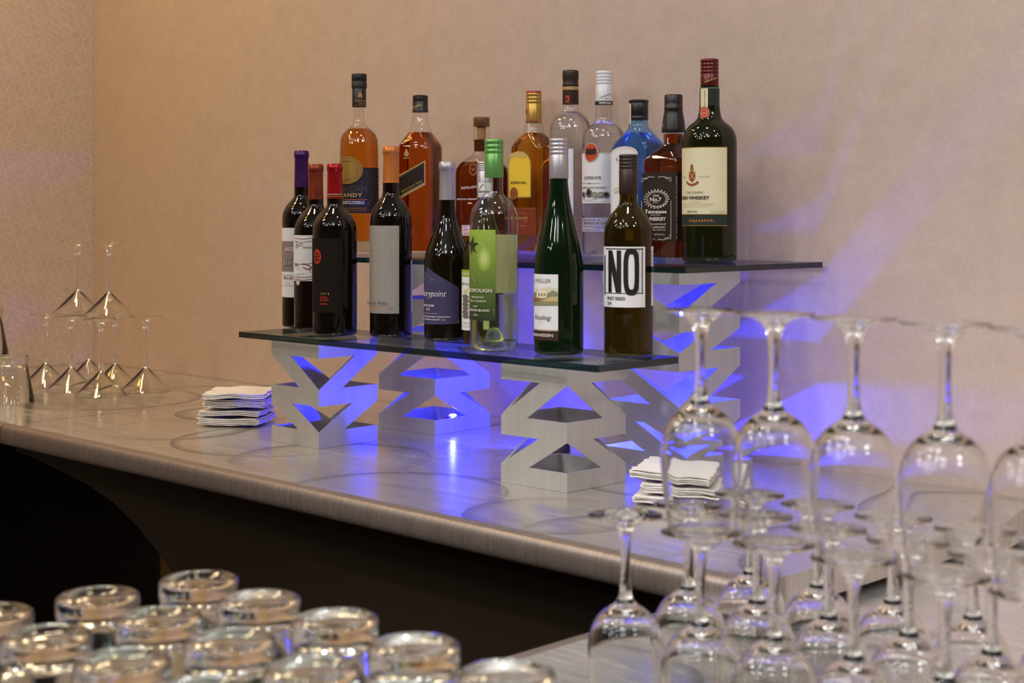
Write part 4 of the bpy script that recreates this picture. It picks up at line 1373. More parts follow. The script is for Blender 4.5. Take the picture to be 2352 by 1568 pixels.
    body = [(0, .004), (R * .8, .0), (R * .93, .001), (R * .985, .005), (R, .010)] + b.prof([(62.4, 480), (62.4, 330), (61.5, 318), (58.5, 306), (53, 296), (44.5, 287), (34, 279), (28, 272), (25.5, 262), (23.6, 250), (21.4, 220), (20.6, 190)])
    b.lathe('body', body + [(0, body[-1][1])], IR)
    b.ribbed_cap('screw_cap', 20.9, 135.6, 172, 199.6, CAP_MAROON, 4)
    A = b.cyl(b.r(21.0))
    k = A.k
    A.scrawl(A.px(1632, 185)[0], A.px(1632, 183)[1], 30 * k, 5 * k, PGOLD, 1.0 * k, 6, 4, 0.35)
    A.done('cap_script', b.root)
    A = b.cyl(b.r(22.6))
    A.lay = 0
    GR = plain('dark_green_neck_label', '#1c2a22', 0.35)
    A.rect(-.022, A.px(1630, 258)[1], .022, A.px(1630, 201)[1], GR)
    A.rect(-.022, A.px(1630, 202.4)[1], .022, A.px(1630, 200.6)[1], ink('mint_line', '#5d8a66'))
    A.rect(A.px(1610, 230)[0], A.px(1620, 248)[1], A.px(1626, 230)[0], A.px(1620, 203)[1], CREAM)
    A.text('IRISH WHISKEY', A.px(1619, 225)[0], A.px(1619, 225)[1], 4 * k, DGREY, w=38 * k, rot=PI / 2)
    A.done('neck_label', b.root)
    A = b.cyl(b.r(27.4))
    x, z = A.px(1617.5, 259)
    A.disc(x, z, 12.5 * k, 15 * k, PGOLD, 24)
    A.disc(x, z, 11 * k, 13.5 * k, RED, 24)
    A.ring(x, z, 7.5 * k, 9.5 * k, 0.9 * k, CREAM)
    A.text('J&S', x, z, 5 * k, CREAM)
    A.done('neck_seal', b.root)
    A = b.cyl(R)
    k = A.k
    xr = A.px(1670, 420)[0]
    xl = -R * 1.66
    zt, zb = A.px(1630, 337)[1], A.px(1630, 493)[1]
    A.rect(xl, zb, xr, zt, GOLD)
    A.rect(xl, zb + 1.6 * k, xr - 1.4 * k, zt - 1.8 * k, CREAM)
    A.rect(xl, A.px(1630, 519)[1], xr - 1 * k, A.px(1630, 494)[1], plain('green_band_paper', '#1b2c23', 0.45))
    A.rect(xl, A.px(1630, 519)[1], xr - 1 * k, A.px(1630, 517.4)[1], GOLD)
    A.scrawl(A.px(1608, 506)[0], A.px(1608, 506)[1], 60 * k, 7 * k, ORANGE, 1.1 * k, 9, 11, 0.02)
    x, z = A.px(1590, 405)
    A.poly([(x - 9 * k, z + 11 * k), (x - 9 * k, z - 5 * k), (x, z - 14 * k), (x + 9 * k, z - 5 * k), (x + 9 * k, z + 11 * k)], BRICK)
    A.line([(x - 8 * k, z + 10 * k), (x + 8 * k, z - 8 * k)], 2.4 * k, PGOLD)
    A.line([(x + 8 * k, z + 10 * k), (x - 8 * k, z - 8 * k)], 2.4 * k, PGOLD)
    A.disc(x, z + 17 * k, 5.5 * k, 5 * k, GOLD, 10)
    A.disc(x, z + 24 * k, 3.5 * k, 4.5 * k, BRICK, 8)
    A.line([(x - 17 * k, z - 12 * k), (x - 11 * k, z - 17 * k), (x, z - 20 * k), (x + 11 * k, z - 17 * k), (x + 17 * k, z - 12 * k)], 4.5 * k, BRICK)
    A.text('Since 1780', A.px(1617, 405)[0], A.px(1617, 405)[1], 4 * k, MGREY, shear=0.3)
    A.text('Established', A.px(1577, 405)[0], A.px(1577, 405)[1], 4 * k, MGREY, w=26 * k, ha='r', shear=0.3)
    A.text('Triple Distilled', A.px(1594, 441)[0], A.px(1594, 441)[1], 6 * k, DGREY, w=48 * k, shear=0.35)
    A.text('IRISH WHISKEY', A.px(1630, 453.5)[0], A.px(1630, 453.5)[1], 7.5 * k, BROWNBLK, w=82 * k, ha='r', bold=0.03)
    A.text('A BLEND', A.px(1597, 463.5)[0], A.px(1597, 463.5)[1], 3 * k, MGREY, w=24 * k, space=1.5)
    A.text('DISTILLED, MATURED & BOTTLED IN IRELAND', A.px(1640, 468.5)[0], A.px(1640, 468.5)[1], 3 * k, MGREY, w=96 * k, ha='r')
    A.text('BOW STREET DISTILLERY DUBLIN 7 IRELAND', A.px(1624, 474)[0], A.px(1624, 474)[1], 2.2 * k, MGREY, w=74 * k, ha='r')
    A.text('IMPORTED', A.px(1591, 485.5)[0], A.px(1591, 485.5)[1], 4.4 * k, BROWNBLK, w=28 * k, bold=0.01)
    A.text('One Litre', A.px(1650, 485)[0], A.px(1650, 485)[1], 6.5 * k, ink('tan_ink', '#b7a880'), w=34 * k)
    A.done('label', b.root)


# ------------------------------------------------------------------ risers, shelves, lights
def riser_bm(w, H, levels, v_corner):
    """four folded plates with zigzag cut-outs. v_corner: parity of the corners that carry the V shaped notch"""
    th = 0.0028
    bm = bmesh.new()
    h = w / 2
    corners = [(-h, -h), (h, -h), (h, h), (-h, h)]   # 0..3
    for i in range(4):
        a, b = corners[i], corners[(i + 1) % 4]
        v_at_b = ((i + 1) % 2 == v_corner)

        def P(s, z, inset):
            if not v_at_b:
                s = w - s
            t = s / w
            x, y = a[0] + (b[0] - a[0]) * t, a[1] + (b[1] - a[1]) * t
            # inward normal of edge a->b (counter-clockwise outline): rotate left
            dx, dy = (b[0] - a[0]) / w, (b[1] - a[1]) / w
            return (x - dy * inset, y + dx * inset, z)
        # s = 0 at the peaked corner, w at the V corner
        left = [(0.0, 0.0)]
        right = [(w, 0.0)]
        for lo, hi, f in levels:
            left += [(0.0, lo), (f * w, lo), (0.0, hi)]
            right += [(w, lo), (w - f * w, hi), (w, hi)]
        left.append((0.0, H))
        right.append((w, H))
        # strips between matching heights: build as quads/triangles of a monotone outline
        outline = right + list(reversed(left))
        outline = [outline[0]] + outline[1:]
        for inset, flip in ((0.0, False), (th, True)):
            pass
        oa = [bm.verts.new(P(s_, z_, 0.0)) for s_, z_ in outline]
        # keep inner skins from overlapping at the corners
        ob = [bm.verts.new(P(min(max(s_, th * 0.999), w - th * 0.999), z_, th)) for s_, z_ in outline]
        f1 = bm.faces.new(oa)
        f2 = bm.faces.new(list(reversed(ob)))
        n = len(outline)
        for k in range(n):
            j = (k + 1) % n
            bm.faces.new((oa[k], ob[k], ob[j], oa[j]))
    box(-h + th, h - th, -h + th, h - th, H - .003, H, bm=bm)
    bmesh.ops.remove_doubles(bm, verts=bm.verts[:], dist=1e-6)
    bmesh.ops.recalc_face_normals(bm, faces=bm.faces[:])
    bmesh.ops.triangulate(bm, faces=bm.faces[:], ngon_method='EAR_CLIP')
    return bm


LV_S = [(.028, .0725, .57), (.1015, .156, .60)]
LV_T = [(.027, .073, .57), (.1030, .1585, .64), (.188, .220, .49), (.248, .295, .61)]


def risers():
    H1 = SHELF1 - 0.010 - TOP - 0.0005
    H2 = SHELF2 - 0.009 - TOP - 0.0005
    x, y = on(729.5, 1031.5, TOP)
    for name, lab, cx, cy, w, H, lv, par, rz in (
            ('display_riser', 'low zigzag steel riser washed blue, under the lower glass shelf beside the napkins', -2.121, 1.6545, .134, H1, LV_S, 1, 0.02),
            ('display_riser', 'low zigzag steel riser in plain grey, under the lower shelf near the wine glasses', -1.536, 1.6550, .134, H1, LV_S, 0, 0.02),
            ('display_riser', 'tall zigzag steel riser with a glaring blue light, behind the blue washed low riser', -2.109, 1.910, .150, H2, LV_T, 0, 0.06),
            ('display_riser', 'tall zigzag steel riser glowing blue inside, behind the upended wine glasses', -1.535, 1.914, .160, H2, LV_T, 1, 0.0)):
        o = link_bm(name, riser_bm(w, H, lv, par), STEEL, None, 20, (cx, cy, TOP + .0003))
        o.rotation_euler = (0, 0, rz)
        tag(o, lab, 'riser')
    # glass shelves
    for lab, x0, x1, y0, y1, z1, t in (
            ('lower clear glass shelf carrying the wine bottles', -2.256, -1.384, 1.561, 1.747, SHELF1, .010),
            ('upper clear glass shelf carrying the spirit bottles', -2.305, -1.351, 1.714, 2.082, SHELF2, .009)):
        bm = bmesh.new()
        cr = 0.006
        pts = rrect((x1 - x0) / 2, (y1 - y0) / 2, cr, 4)
        cx, cy = (x0 + x1) / 2, (y0 + y1) / 2
        lo = [bm.verts.new((cx + p[0], cy + p[1], z1 - t - .0002)) for p in pts]
        hi = [bm.verts.new((cx + p[0], cy + p[1], z1 - .0002)) for p in pts]
        bm.faces.new(list(reversed(lo))).material_index = 0
        bm.faces.new(hi).material_index = 0
        for i in range(len(pts)):
            j = (i + 1) % len(pts)
            bm.faces.new((lo[i], lo[j], hi[j], hi[i])).material_index = 1
        o = link_bm('glass_shelf', bm, [SHELF, SHELF_EDGE], None, 30)
        tag(o, lab, 'shelf')
    # blue LED pucks
    BL = emit('blue_led_lens', (0.25, 0.3, 1.0, 1), 18.0)
    HOUS = plain('led_housing', '#2b2b2e', 0.4)
    spots = (('small blue LED light tucked inside the tall riser behind the napkin end', -2.052, 1.905, TOP + .0285, .9),
             ('small blue LED light glowing inside the tall riser behind the wine glasses', -1.535, 1.900, TOP + .012, 8.0),
             ('small blue LED light on the counter behind the grey low riser', -1.735, 1.862, TOP + .026, 18.0))
    for lab, x, y, z, e in spots:
        r = empty('led_puck', (x, y, TOP), 0, lab, 'light')
        hgt = z - TOP
        ho = link_bm('housing', lathe([(0, .0004), (.016, .0004), (.017, .002), (.015, hgt - .003), (.010, hgt - .001), (0, hgt - .001)], 24), HOUS, r)
        link_bm('lens', lathe([(0, hgt - .001), (.0075, hgt - .0008), (.006, hgt + .002), (0, hgt + .003)], 20), BL, ho)
        side = 'grey low riser' in lab
        L = bpy.data.lights.new('blue_led', 'SPOT' if side else 'POINT')
        if side:
            L.spot_size = math.radians(104)
            L.spot_blend = 0.4
        L.energy = e
        L.color = (0.015, 0.02, 1.0)
        L.shadow_soft_size = 0.004
        lo = bpy.data.objects.new('blue_led', L)
        lo.location = (x, y, z + .010)
        if side:
            lo.rotation_euler = Vector((-.88, .26, .02)).to_track_quat('-Z', 'Y').to_euler()
        COL.objects.link(lo)


# ------------------------------------------------------------------ counters
def counter_profile(yf, yb, zt, th):
    """cross section (y, z): flat top, rolled nose at the front"""
    r = th / 2
    pts = [(yb, zt), (yf + r * 1.25, zt), (yf + r * 1.15, zt + .0006), (yf + r * .95, zt)]
    for i in range(1, 10):
        a = PI / 2 + PI * i / 10
        pts.append((yf + r * .95 + r * 0.95 * math.cos(a), zt - r + r * math.sin(a)))
    pts += [(yf + r * .95, zt - th), (yb, zt - th)]
    return pts


NOSE = [(abs(math.cos(a)) ** .55, math.copysign(abs(math.sin(a)) ** .75, math.sin(a))) for a in [PI / 2 - PI * i / 18 for i in range(19)]]


def counters():
    th = .038
    yb = WALL_Y - .003
    # main top
    for name, lab, x0, x1 in (('bar_counter', 'swirled aluminium back bar counter carrying the bottle display', -2.7215, -.955),
                              ('bar_counter', 'swirled aluminium counter section carrying the martini glasses', WALL_X + .004, -2.7245)):
        o = bpy.data.objects.new(name, None)
        o.location = ((x0 + x1) / 2, 1.70, TOP)
        COL.objects.link(o)
        tag(o, lab, 'counter')
        yf = 1.336
        prof = counter_profile(yf, yb, TOP, th)
        top = [p for p in prof]
        dx, dy = -(x0 + x1) / 2, -1.70
        nose = [(p[0] + dy, p[1] - TOP) for p in prof[2:-1]] + [(yf + .03 + dy, -th), (yf + .03 + dy, -.002)]
        bm = box(x0 + dx, x1 + dx, yf + .0245 + dy, yb + dy, -th, 0)
        link_bm('counter_top', bm, TOPMET, o, 20)
        r = th / 2
        nz = [(yf + .0243 + dy, -.0002), (yf + r * 1.12 + dy, .0012), (yf + r + dy, .0006)]
        nz += [(yf + .0160 * (1 - p[0]) + dy, -r + r * p[1]) for p in NOSE] + [(yf + .0243 + dy, -th)]
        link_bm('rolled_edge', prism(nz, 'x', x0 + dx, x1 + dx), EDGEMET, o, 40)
    # lower counter (the one the stemware and the tumblers stand on)
    o = bpy.data.objects.new('bar_counter', None)
    o.location = (-.35, 1.0, LOW)
    COL.objects.link(o)
    tag(o, 'lower aluminium counter carrying the upended wine glasses and tumblers', 'counter')
    ox, oy = -.35, 1.0
    link_bm('counter_top', box(-1.066 - ox, .35 - ox,   .36 - oy, yb - oy, -th, 0), TOPLOW, o, 20)
    r = th / 2
    nz = [(-1.0662 - ox, -.0002), (-1.090 + r * 1.12 - ox, .0012), (-1.090 + r - ox, .0006)]
    nz += [(-1.090 + .0160 * (1 - p[0]) - ox, -r + r * p[1]) for p in NOSE] + [(-1.0662 - ox, -th)]
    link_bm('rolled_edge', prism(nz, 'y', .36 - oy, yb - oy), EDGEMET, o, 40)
    # front fascia with the arched opening
    yp = 1.43
    arc = [onY(u, v, yp) for u, v in ((36, 1035), (80, 1052), (130, 1077), (200, 1112), (262, 1155), (318, 1212), (366, 1272), (396, 1312), (440, 1385), (480, 1480))]
    zt = TOP - th - .001
    xr = -1.10
    pts = [(arc[0][0], zt)] + [(x, min(z, zt - .002)) for x, z in arc] + [(arc[-1][0] + .03, 0.0), (xr, 0.0), (xr, zt)]
    FAS = plain('dark_brown_laminate', (0.022, 0.013, 0.006, 1), 0.6, 0, 0.25, 0.2, 30)
    o = link_bm('counter_fascia', prism(pts, 'y', yp, yp + .018), FAS, None, 20)
    tag(o, 'dark brown fascia with an arched end under the back bar counter', 'panel')
    BLK = plain('black_cabinet', (0.004, 0.0022, 0.0016, 1), 0.8, 0, 0.1, 0.2, 30)
    xe, _ = onY(369, 1290, 1.628)
    o = link_bm('counter_fascia', box(WALL_X + .006, xe, 1.62, 1.628, 0.0, zt, bev=.001), BLK, None, 20)
    tag(o, 'black panel under the martini glass end of the counter', 'panel')
    o = link_bm('base_cabinet', box(-2.95, -1.12, 1.80, yb - .03, 0.0, zt, bev=.002), plain('lit_sliver_brown', (0.40, 0.24, 0.08, 1), 0.6, 0, 0.2, 0.2, 30), None, 20)  # made-up board, tone lightened to stand for a lit surface behind the arch
    tag(o, 'stand-in brown board for the lit sliver seen through the arched fascia', 'cabinet')
    o = link_bm('base_cabinet', box(-1.04, .33, .40, 1.40, 0.0, LOW - th - .001, bev=.002), BLK, None, 20)
    tag(o, 'black cabinet under the lower aluminium counter', 'cabinet')
    # base under the back part of the lower counter
    o = link_bm('base_cabinet', box(-.93, .33, 1.44, yb - .03, 0.0, LOW - th - .001, bev=.002), BLK, None, 20)
    tag(o, 'black cabinet in the corner under the lower counter', 'cabinet')


# ------------------------------------------------------------------ glassware
def wine_glass_bm():
    """upended stem glass, rim at z = 0, foot at z = .1867; one closed skin with real wall thickness"""
    Ht = .1867
    out_ = [(.0268, .0004), (.0282, .010), (.0303, .025), (.0323, .042), (.0336, .058), (.0337, .068), (.0325, .078), (.0293, .088), (.0240, .0965), (.0170, .1025), (.0108, .1065), (.0072, .1115), (.0053, .119), (.0044, .130), (.0042, .145), (.0047, .158), (.0058, .168), (.0085, .1755), (.0150, .1808), (.0240, .1836), (.0322, .1852), (.0334, .1858), (.0333, .1864)]
    inn = [(.0259, .0004), (.0273, .010), (.0293, .025), (.0312, .042), (.0324, .058), (.0325, .068), (.0312, .077), (.0278, .0865), (.0222, .0940), (.0150, .0985), (.0070, .1005), (0, .1008)]
    o = crm(out_, 3)
    i = crm(inn, 3)
    prof = [(0, i[-1][1])] + [p for p in reversed(i[:-1])] + [(.02635, 0.0)] + o + [(.031, .1867), (.012, .1862), (0, .1858)]
    return lathe(prof, 48)


def martini_bm():
    """upended martini glass, rim at z = 0"""
    prof = [(0, .0556), (.0025, .0543), (.0564, .0006), (.0570, .0), (.0578, .0004), (.0085, .0500), (.0068, .0532), (.0060, .0580), (.0056, .0640), (.0048, .075), (.0043, .095), (.0043, .115), (.0050, .135), (.0066, .152), (.0085, .1615), (.0100, .1655), (.020, .1688), (.0370, .1706), (.0382, .1711), (.0375, .1716), (.015, .1714), (0, .1710)]
    return lathe(prof, 56)


def tumbler_bm(rb, rr, H, heel, rim_in=.0022):
    """upended tumbler: thick base on top, heel step, walls flaring to the rim at z = 0"""
    prof = [(0, H - heel * .85), (rb * .50, H - heel * .80), (rb * .78, H - heel * .95), (rb * .86, H - heel * 1.25), (rr - rim_in, .0006), (rr - rim_in * .5, 0), (rr, .0006),
            (rb * .955, H - heel * 1.18), (rb * .95, H - heel * 1.02), (rb * .985, H - heel * .86), (rb, H - heel * .70), (rb * 1.0, H - heel * .22), (rb * .97, H - heel * .08), (rb * .90, H - .0004), (rb * .80, H), (rb * .70, H - .0010), (rb * .60, H - .0032), (rb * .3, H - .0044), (0, H - .0046)]
    return lathe(prof, 56)


def glassware():
    # stem glasses: front row, second row, third row (room x, y)
    front = [(-.862, 1.010), (-.769, .998), (-.7004, 1.006), (-.6254, 1.005), (-.5478, 1.005), (-.4757, 1.0035)]
    second = [(-.851, 1.087), (-.778, 1.092), (-.704, 1.092), (-.629, 1.094), (-.556, 1.094)]
    third = [(-.845, 1.176), (-.771, 1.178), (-.692, 1.176), (-.616, 1.178), (-.540, 1.178)]
    GL = 'upended wine glasses on the lower counter'
    bm = wine_glass_bm()
    first = link_bm('wine_glass', bm, CLEAR, None, 60)
    used = [False]

    def put(x, y, z, label, group=GL):
        o = first
        if used[0]:
            o = first.copy()
            COL.objects.link(o)
        used[0] = True
        o.location = (x, y, z)
        o.rotation_euler = (0, 0, random.random() * 6)
        tag(o, label, 'wine glass', group)
        return o
    order = ['first', 'second', 'third', 'fourth', 'fifth', 'sixth']
    for i, (x, y) in enumerate(front):
        lb = 'upended wine glass standing alone with nothing on its foot, at the counter edge' if i == 0 else 'upended wine glass in the front row, %s from the counter edge, under another glass' % order[i]
        put(x, y, LOW + .0004, lb)
    for i, (x, y) in enumerate(second):
        put(x, y, LOW + .0004, 'upended wine glass in the middle row, %s from the counter edge' % order[i])
    for i, (x, y) in enumerate(third):
        put(x, y, LOW + .0004, 'upended wine glass in the row nearest the wall, %s from the counter edge' % order[i])
    for i, (x, y) in enumerate(front[1:]):
        put(x, y, LOW + .0004 + .1867 + .0004, 'upended wine glass stacked on top of the others, %s from the bottle display' % order[i], 'upper tier of upended wine glasses')
    # martini glasses
    MG = 'upended martini glasses stacked in a pyramid'
    m0 = link_bm('martini_glass', martini_bm(), CLEAR, None, 60)
    pos = [(232, 3.35, 0, 'upended martini glass at the front of the pyramid base, nearest the counter edge'),
           (163.5, 3.439, 0, 'upended martini glass in the pyramid base, second along from the rocks glass'),
           (105, 3.533, 0, 'upended martini glass in the pyramid base, next to the rocks glass'),
           (203.5, 3.62, 0, 'upended martini glass at the back of the pyramid base, by the wall corner'),
           (264, 3.517, 0, 'upended martini glass in the pyramid base, half hidden behind the front one'),
           (334.5, 3.437, 0, 'upended martini glass at the end of the pyramid base, nearest the napkins'),
           (178.5, 3.565, 1, 'upended martini glass on top of the pyramid, nearer the rocks glass'),
           (250, 3.462, 1, 'upended martini glass on top of the pyramid, nearer the napkins')]
    for i, (u, Y, t, lb) in enumerate(pos):
        o = m0
        if i:
            o = m0.copy()
            COL.objects.link(o)
        x, y = at(u, Y)
        o.location = (x, y, TOP + .0005 + t * (.1716 + .0005))
        tag(o, lb, 'martini glass', MG)
    # rocks glasses at the far end
    t0 = link_bm('rocks_glass', tumbler_bm(.0395, .0525, .102, .020), TUMBLER, None, 50)
    x, y = at(22, 3.225)
    t0.location = (x, y, TOP + .0005)
    tag(t0, 'upended rocks glass on the counter beside the martini pyramid', 'tumbler', 'upended rocks glasses')
    t1 = t0.copy()
    COL.objects.link(t1)
    x1, y1 = at(-92, 3.225)
    t1.location = (x1, y1, TOP + .0005)
    tag(t1, 'upended rocks glass under the stack at the very edge of view', 'tumbler', 'upended rocks glasses')
    t2 = t0.copy()
    COL.objects.link(t2)
    x2, y2 = at(-38, 3.235)
    t2.location = (x2, y2, TOP + .0005 + .1025)
    tag(t2, 'upended rocks glass stacked on top of the rocks glasses by the martini pyramid', 'tumbler', 'upended rocks glasses')
    # highball tumblers in the foreground
    TG = 'upended highball tumblers in rows'
    a0 = link_bm('highball_tumbler', tumbler_bm(.0326, .0342, .152, .0185), TUMBLER, None, 50)
    spots = [(457, 1328), (225, 1365), (-25, 1405), (595, 1373), (365, 1413), (105, 1456), (770, 1418), (527, 1465), (280, 1512), (950, 1478), (715, 1532), (456, 1582), (1165, 1542), (910, 1592)]
    rowname = ['edge row', 'second row', 'third row', 'fourth row', 'fifth row']
    rows = [(0, 'nearest the fascia'), (0, 'in the middle'), (0, 'at the far end'), (1, 'nearest the fascia'), (1, 'in the middle'), (1, 'at the far end'),
            (2, 'nearest the fascia'), (2, 'in the middle'), (2, 'at the far end'), (3, 'nearest the fascia'), (3, 'in the middle'), (3, 'cut off by the frame'), (4, 'nearest the wine glasses'), (4, 'cut off by the frame')]
    for i, (u, v) in enumerate(spots):
        o = a0
        if i:
            o = a0.copy()
            COL.objects.link(o)
        x, y = on(u, v, EYE - .30)
        o.location = (x, y, LOW + .0005)
        tag(o, 'upended highball tumbler in the %s from the counter edge, %s' % (rowname[rows[i][0]].replace('edge row', 'first row'), rows[i][1]), 'tumbler', TG)


def napkins():
    NAP = plain('white_paper_napkin', '#e9e3dd', 0.85, 0, 0.15, 0.04, 200)

    def napkin_bm(seed, t, s):
        r = random.Random(seed)
        bm = bmesh.new()
        n = 14
        ph = [r.random() * 6 for _ in range(6)]
        top, bot = [], []
        for j in range(n + 1):
            for i in range(n + 1):
                x, y = (i / n - .5) * s, (j / n - .5) * s
                e = max(abs(i / n - .5), abs(j / n - .5)) * 2
                w = (.0011 * (1 + math.sin(x * 70 + ph[0])) + .0010 * (1 + math.sin(y * 64 + ph[1])) + .0003 * (1 + math.sin((x + y) * 110 + ph[2]))) * e
                jx = .0022 * math.sin(y * 190 + ph[3]) * (e > .98)
                jy = .0022 * math.sin(x * 190 + ph[4]) * (e > .98)
                top.append(bm.verts.new((x + jx, y + jy, t + w)))
                bot.append(bm.verts.new((x + jx * .6, y + jy * .6, w)))
        m = n + 1
        for j in range(n):
            for i in range(n):
                a = j * m + i
                bm.faces.new((top[a], top[a + 1], top[a + m + 1], top[a + m]))
                bm.faces.new((bot[a], bot[a + m], bot[a + m + 1], bot[a + 1]))
        ed = [i for i in range(m)] + [j * m + n for j in range(1, m)] + [n * m + i for i in range(n - 1, -1, -1)] + [j * m for j in range(n - 1, 0, -1)]
        for k in range(len(ed)):
            a, b = ed[k], ed[(k + 1) % len(ed)]
            bm.faces.new((bot[a], bot[b], top[b], top[a]))
        return bm
    protos = [link_bm('cocktail_napkin', napkin_bm(s, .0022, .118), NAP, None, 60) for s in range(4)]
    used = set()
    for (u, Y, clumps, base, where) in ((547, 2.905, (4, 3, 5, 3), 35, 'beside the low steel riser'), (1572, 2.12, (3, 4, 4), 30, 'behind the upended wine glasses')):
        cx, cy = at(u, Y)
        z = TOP + .0006
        total, done = sum(clumps), 0
        for c, n in enumerate(clumps):
            ang = base + random.uniform(-13, 13) + (14 if c == 0 else 0)
            ox, oy = random.uniform(-.008, .008), random.uniform(-.008, .008)
            p = protos[c % 4]
            for i in range(n):
                if p in used:
                    o = p.copy()
                    COL.objects.link(o)
                else:
                    used.add(p)
                    o = p
                o.location = (cx + ox + random.uniform(-.0028, .0028), cy + oy + random.uniform(-.0028, .0028), z)
                o.rotation_euler = (0, 0, math.radians(ang + random.uniform(-2, 2)))
                z += .0032
                done += 1
                tag(o, ('topmost white paper napkin of the stack ' if done == total else 'white paper cocktail napkin within the stack ') + where, 'napkin', 'cocktail napkins stacked ' + where)
            z += .0046


# ------------------------------------------------------------------ room
def room():
    BASE, ALT, LINE = (.47, .362, .304, 1), (.53, .412, .346, 1), (.75, .66, .58, 1)
    WB = wallpaper('beaded_wallpaper', 0, BASE, ALT, LINE, .0235, .3, 0.17)
    WL = wallpaper('beaded_wallpaper_glint', 1, (.46, .36, .31, 1), (.54, .42, .36, 1), (.80, .72, .62, 1), .0235, .3, 0.62)  # same paper; the beads' stronger glint here is painted as bolder, lighter lines
    x1, y0, zc = 2.6, -3.4, 3.1

    def st(name, bm, m):
        o = link_bm(name, bm, m, None, 0)
        tag(o, kind='structure')
        return o
    st('wall_back', box(WALL_X - .12, x1, WALL_Y, WALL_Y + .12, 0, zc), WB)
    st('wall_left', box(WALL_X - .12, WALL_X, y0, WALL_Y - .0005, 0, zc), WL)
    OW = plain('tan_plaster', '#8a7258', 0.7, 0, 0.2, 0.1, 5)
    st('wall_right', box(x1, x1 + .12, y0, WALL_Y, 0, zc), OW)
    st('wall_front', box(WALL_X - .12, x1 + .12, y0 - .12, y0, 0, zc), OW)
    st('floor', box(WALL_X - .12, x1 + .12, y0 - .12, WALL_Y + .12, -.1, 0), plain('dark_carpet', '#2d2018', 0.9, 0, 0.1, 0.3, 12))
    st('ceiling', box(WALL_X - .12, x1 + .12, y0 - .12, WALL_Y + .12, zc, zc + .1), plain('ceiling_plaster', '#c9c6c4', 0.8, 0, 0.1, 0.05, 5))
    zt = TOP + .001


def area(name, loc, target, size, e, col, sy=None):
    L = bpy.data.lights.new(name, 'AREA')
    L.energy = e
    L.color = col
    L.shape = 'RECTANGLE' if sy else 'DISK'
    L.size = size
    if sy:
        L.size_y = sy
    o = bpy.data.objects.new(name, L)
    o.location = loc
    o.rotation_euler = (Vector(target) - Vector(loc)).to_track_quat('-Z', 'Y').to_euler()
    COL.objects.link(o)
    return o


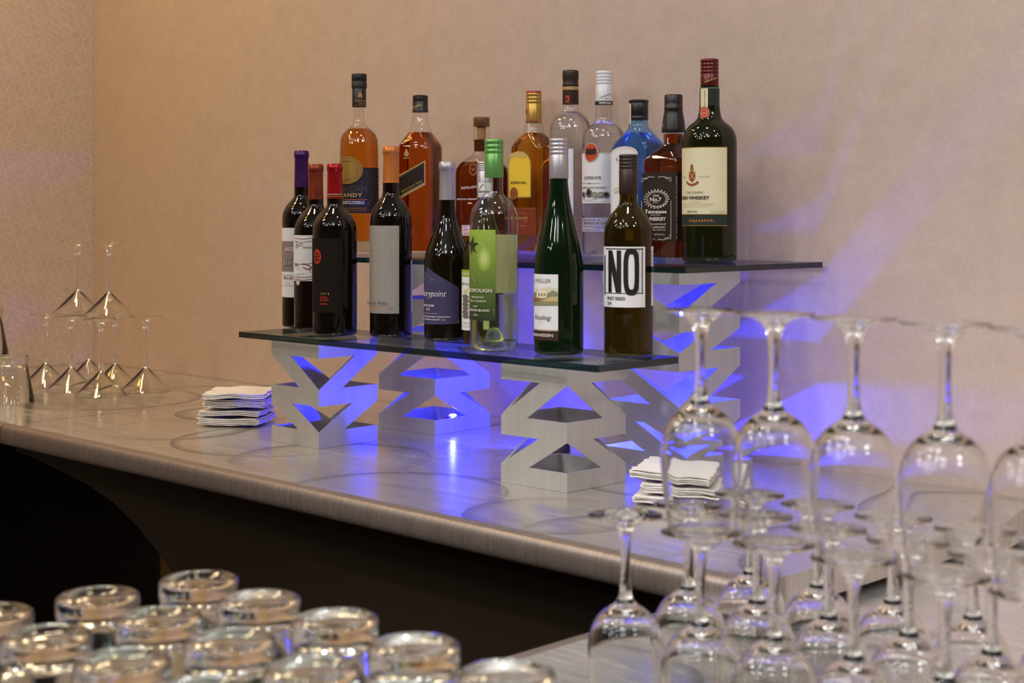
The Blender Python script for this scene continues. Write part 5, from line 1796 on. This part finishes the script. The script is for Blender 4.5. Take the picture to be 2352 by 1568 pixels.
def lights():
    warm = (1.0, 0.62, 0.12)
    neut = (1.0, 0.985, 0.99)
    area('ceiling_lamp_or_fill', (.1, -.6, 3.02), (-.9, 2.0, 1.0), .7, 14, neut)  # weak neutral fill added from overhead
    area('ceiling_lamp_or_fill', (1.3, .7, 3.02), (-.5, 1.7, 1.0), .4, 20, neut)
    area('ceiling_bounce_fill', (-.6, -.9, 2.5), (-.6, -.7, 3.1), 2.2, 19, neut)  # added uplight: soft fill and white reflections in the glass
    wl = area('ceiling_lamp_or_fill', (-3.1, .5, 3.02), (-3.4, 2.0, 1.1), .5, 3.6, warm)
    wl.data.spread = math.radians(80)
    area('wall_washer', (-3.0, 1.1, 3.02), (-3.7, .9, 1.5), .4, 16, (1.0, .74, .42))
    for i in range(6):
        area('wall_washer', (-3.0 + .82 * i, 1.5, 2.75), (-3.0 + .82 * i, 1.56, 0), .14, 3.4, neut if i > 1 else (1.0, .78, .46))
    L = bpy.data.lights.new('sliver_fill_light', 'POINT')  # added light, brightens the brown sliver behind the arch
    L.energy = 3.0
    L.color = (1.0, .8, .5)
    L.shadow_soft_size = .03
    o = bpy.data.objects.new('sliver_fill_light', L)
    o.location = (-2.25, 1.52, .62)
    COL.objects.link(o)
    L = bpy.data.lights.new('counter_fill_spot', 'SPOT')  # added spot that brightens the middle of the counter
    L.energy = 105
    L.color = (1.0, .985, .97)
    L.spot_size = math.radians(34)
    L.spot_blend = .9
    L.shadow_soft_size = .06
    o = bpy.data.objects.new('counter_fill_spot', L)
    o.location = (-1.7, -.5, 3.02)
    o.rotation_euler = (Vector((-1.25, 1.45, .95)) - o.location).to_track_quat('-Z', 'Y').to_euler()
    COL.objects.link(o)
    rnd = random.Random(3)
    for i in range(22):
        L = bpy.data.lights.new('downlight', 'SPOT')
        L.energy = 10.5
        L.color = (1.0, .975, .965)
        L.shadow_soft_size = .06
        L.spot_size = math.radians(80)
        L.spot_blend = .7
        o = bpy.data.objects.new('downlight', L)
        o.location = (rnd.uniform(-3.2, -.5), rnd.uniform(-3.0, .5), rnd.uniform(2.7, 3.03))
        aim = Vector((rnd.uniform(-1.5, .2), rnd.uniform(1.3, 2.0), 1.15))
        o.rotation_euler = (aim - o.location).to_track_quat('-Z', 'Y').to_euler()
        COL.objects.link(o)
    w = bpy.data.worlds.new('room_air')
    SC.world = w
    w.use_nodes = True
    bg = w.node_tree.nodes['Background']
    bg.inputs[0].default_value = (.08, .06, .045, 1)
    bg.inputs[1].default_value = .5


def camera():
    cd = bpy.data.cameras.new('camera')
    cd.sensor_width = 36.0
    cd.lens = F / 2352 * 36.0
    cd.shift_y = -(784 - HV) / 2352
    cd.clip_start = .05
    cd.clip_end = 30
    cd.dof.use_dof = True
    cd.dof.focus_distance = 2.62
    cd.dof.aperture_fstop = 6.9
    cd.dof.aperture_blades = 6
    o = bpy.data.objects.new('camera', cd)
    o.location = (0, 0, EYE)
    o.rotation_euler = (PI / 2, 0, math.atan2(SA, CA))
    COL.objects.link(o)
    SC.camera = o


room()
counters()
risers()
bottles_lower()
bottles_upper()
glassware()
napkins()
lights()
camera()
vs = SC.view_settings
vs.view_transform = 'Standard'
vs.look = 'None'
vs.gamma = 1.0
vs.use_curve_mapping = False
vs.exposure = -0.2
cy = SC.cycles
cy.max_bounces = 20
cy.diffuse_bounces = 3
cy.glossy_bounces = 6
cy.transmission_bounces = 18
cy.transparent_max_bounces = 24
cy.sample_clamp_indirect = 40.0
cy.blur_glossy = 0.5
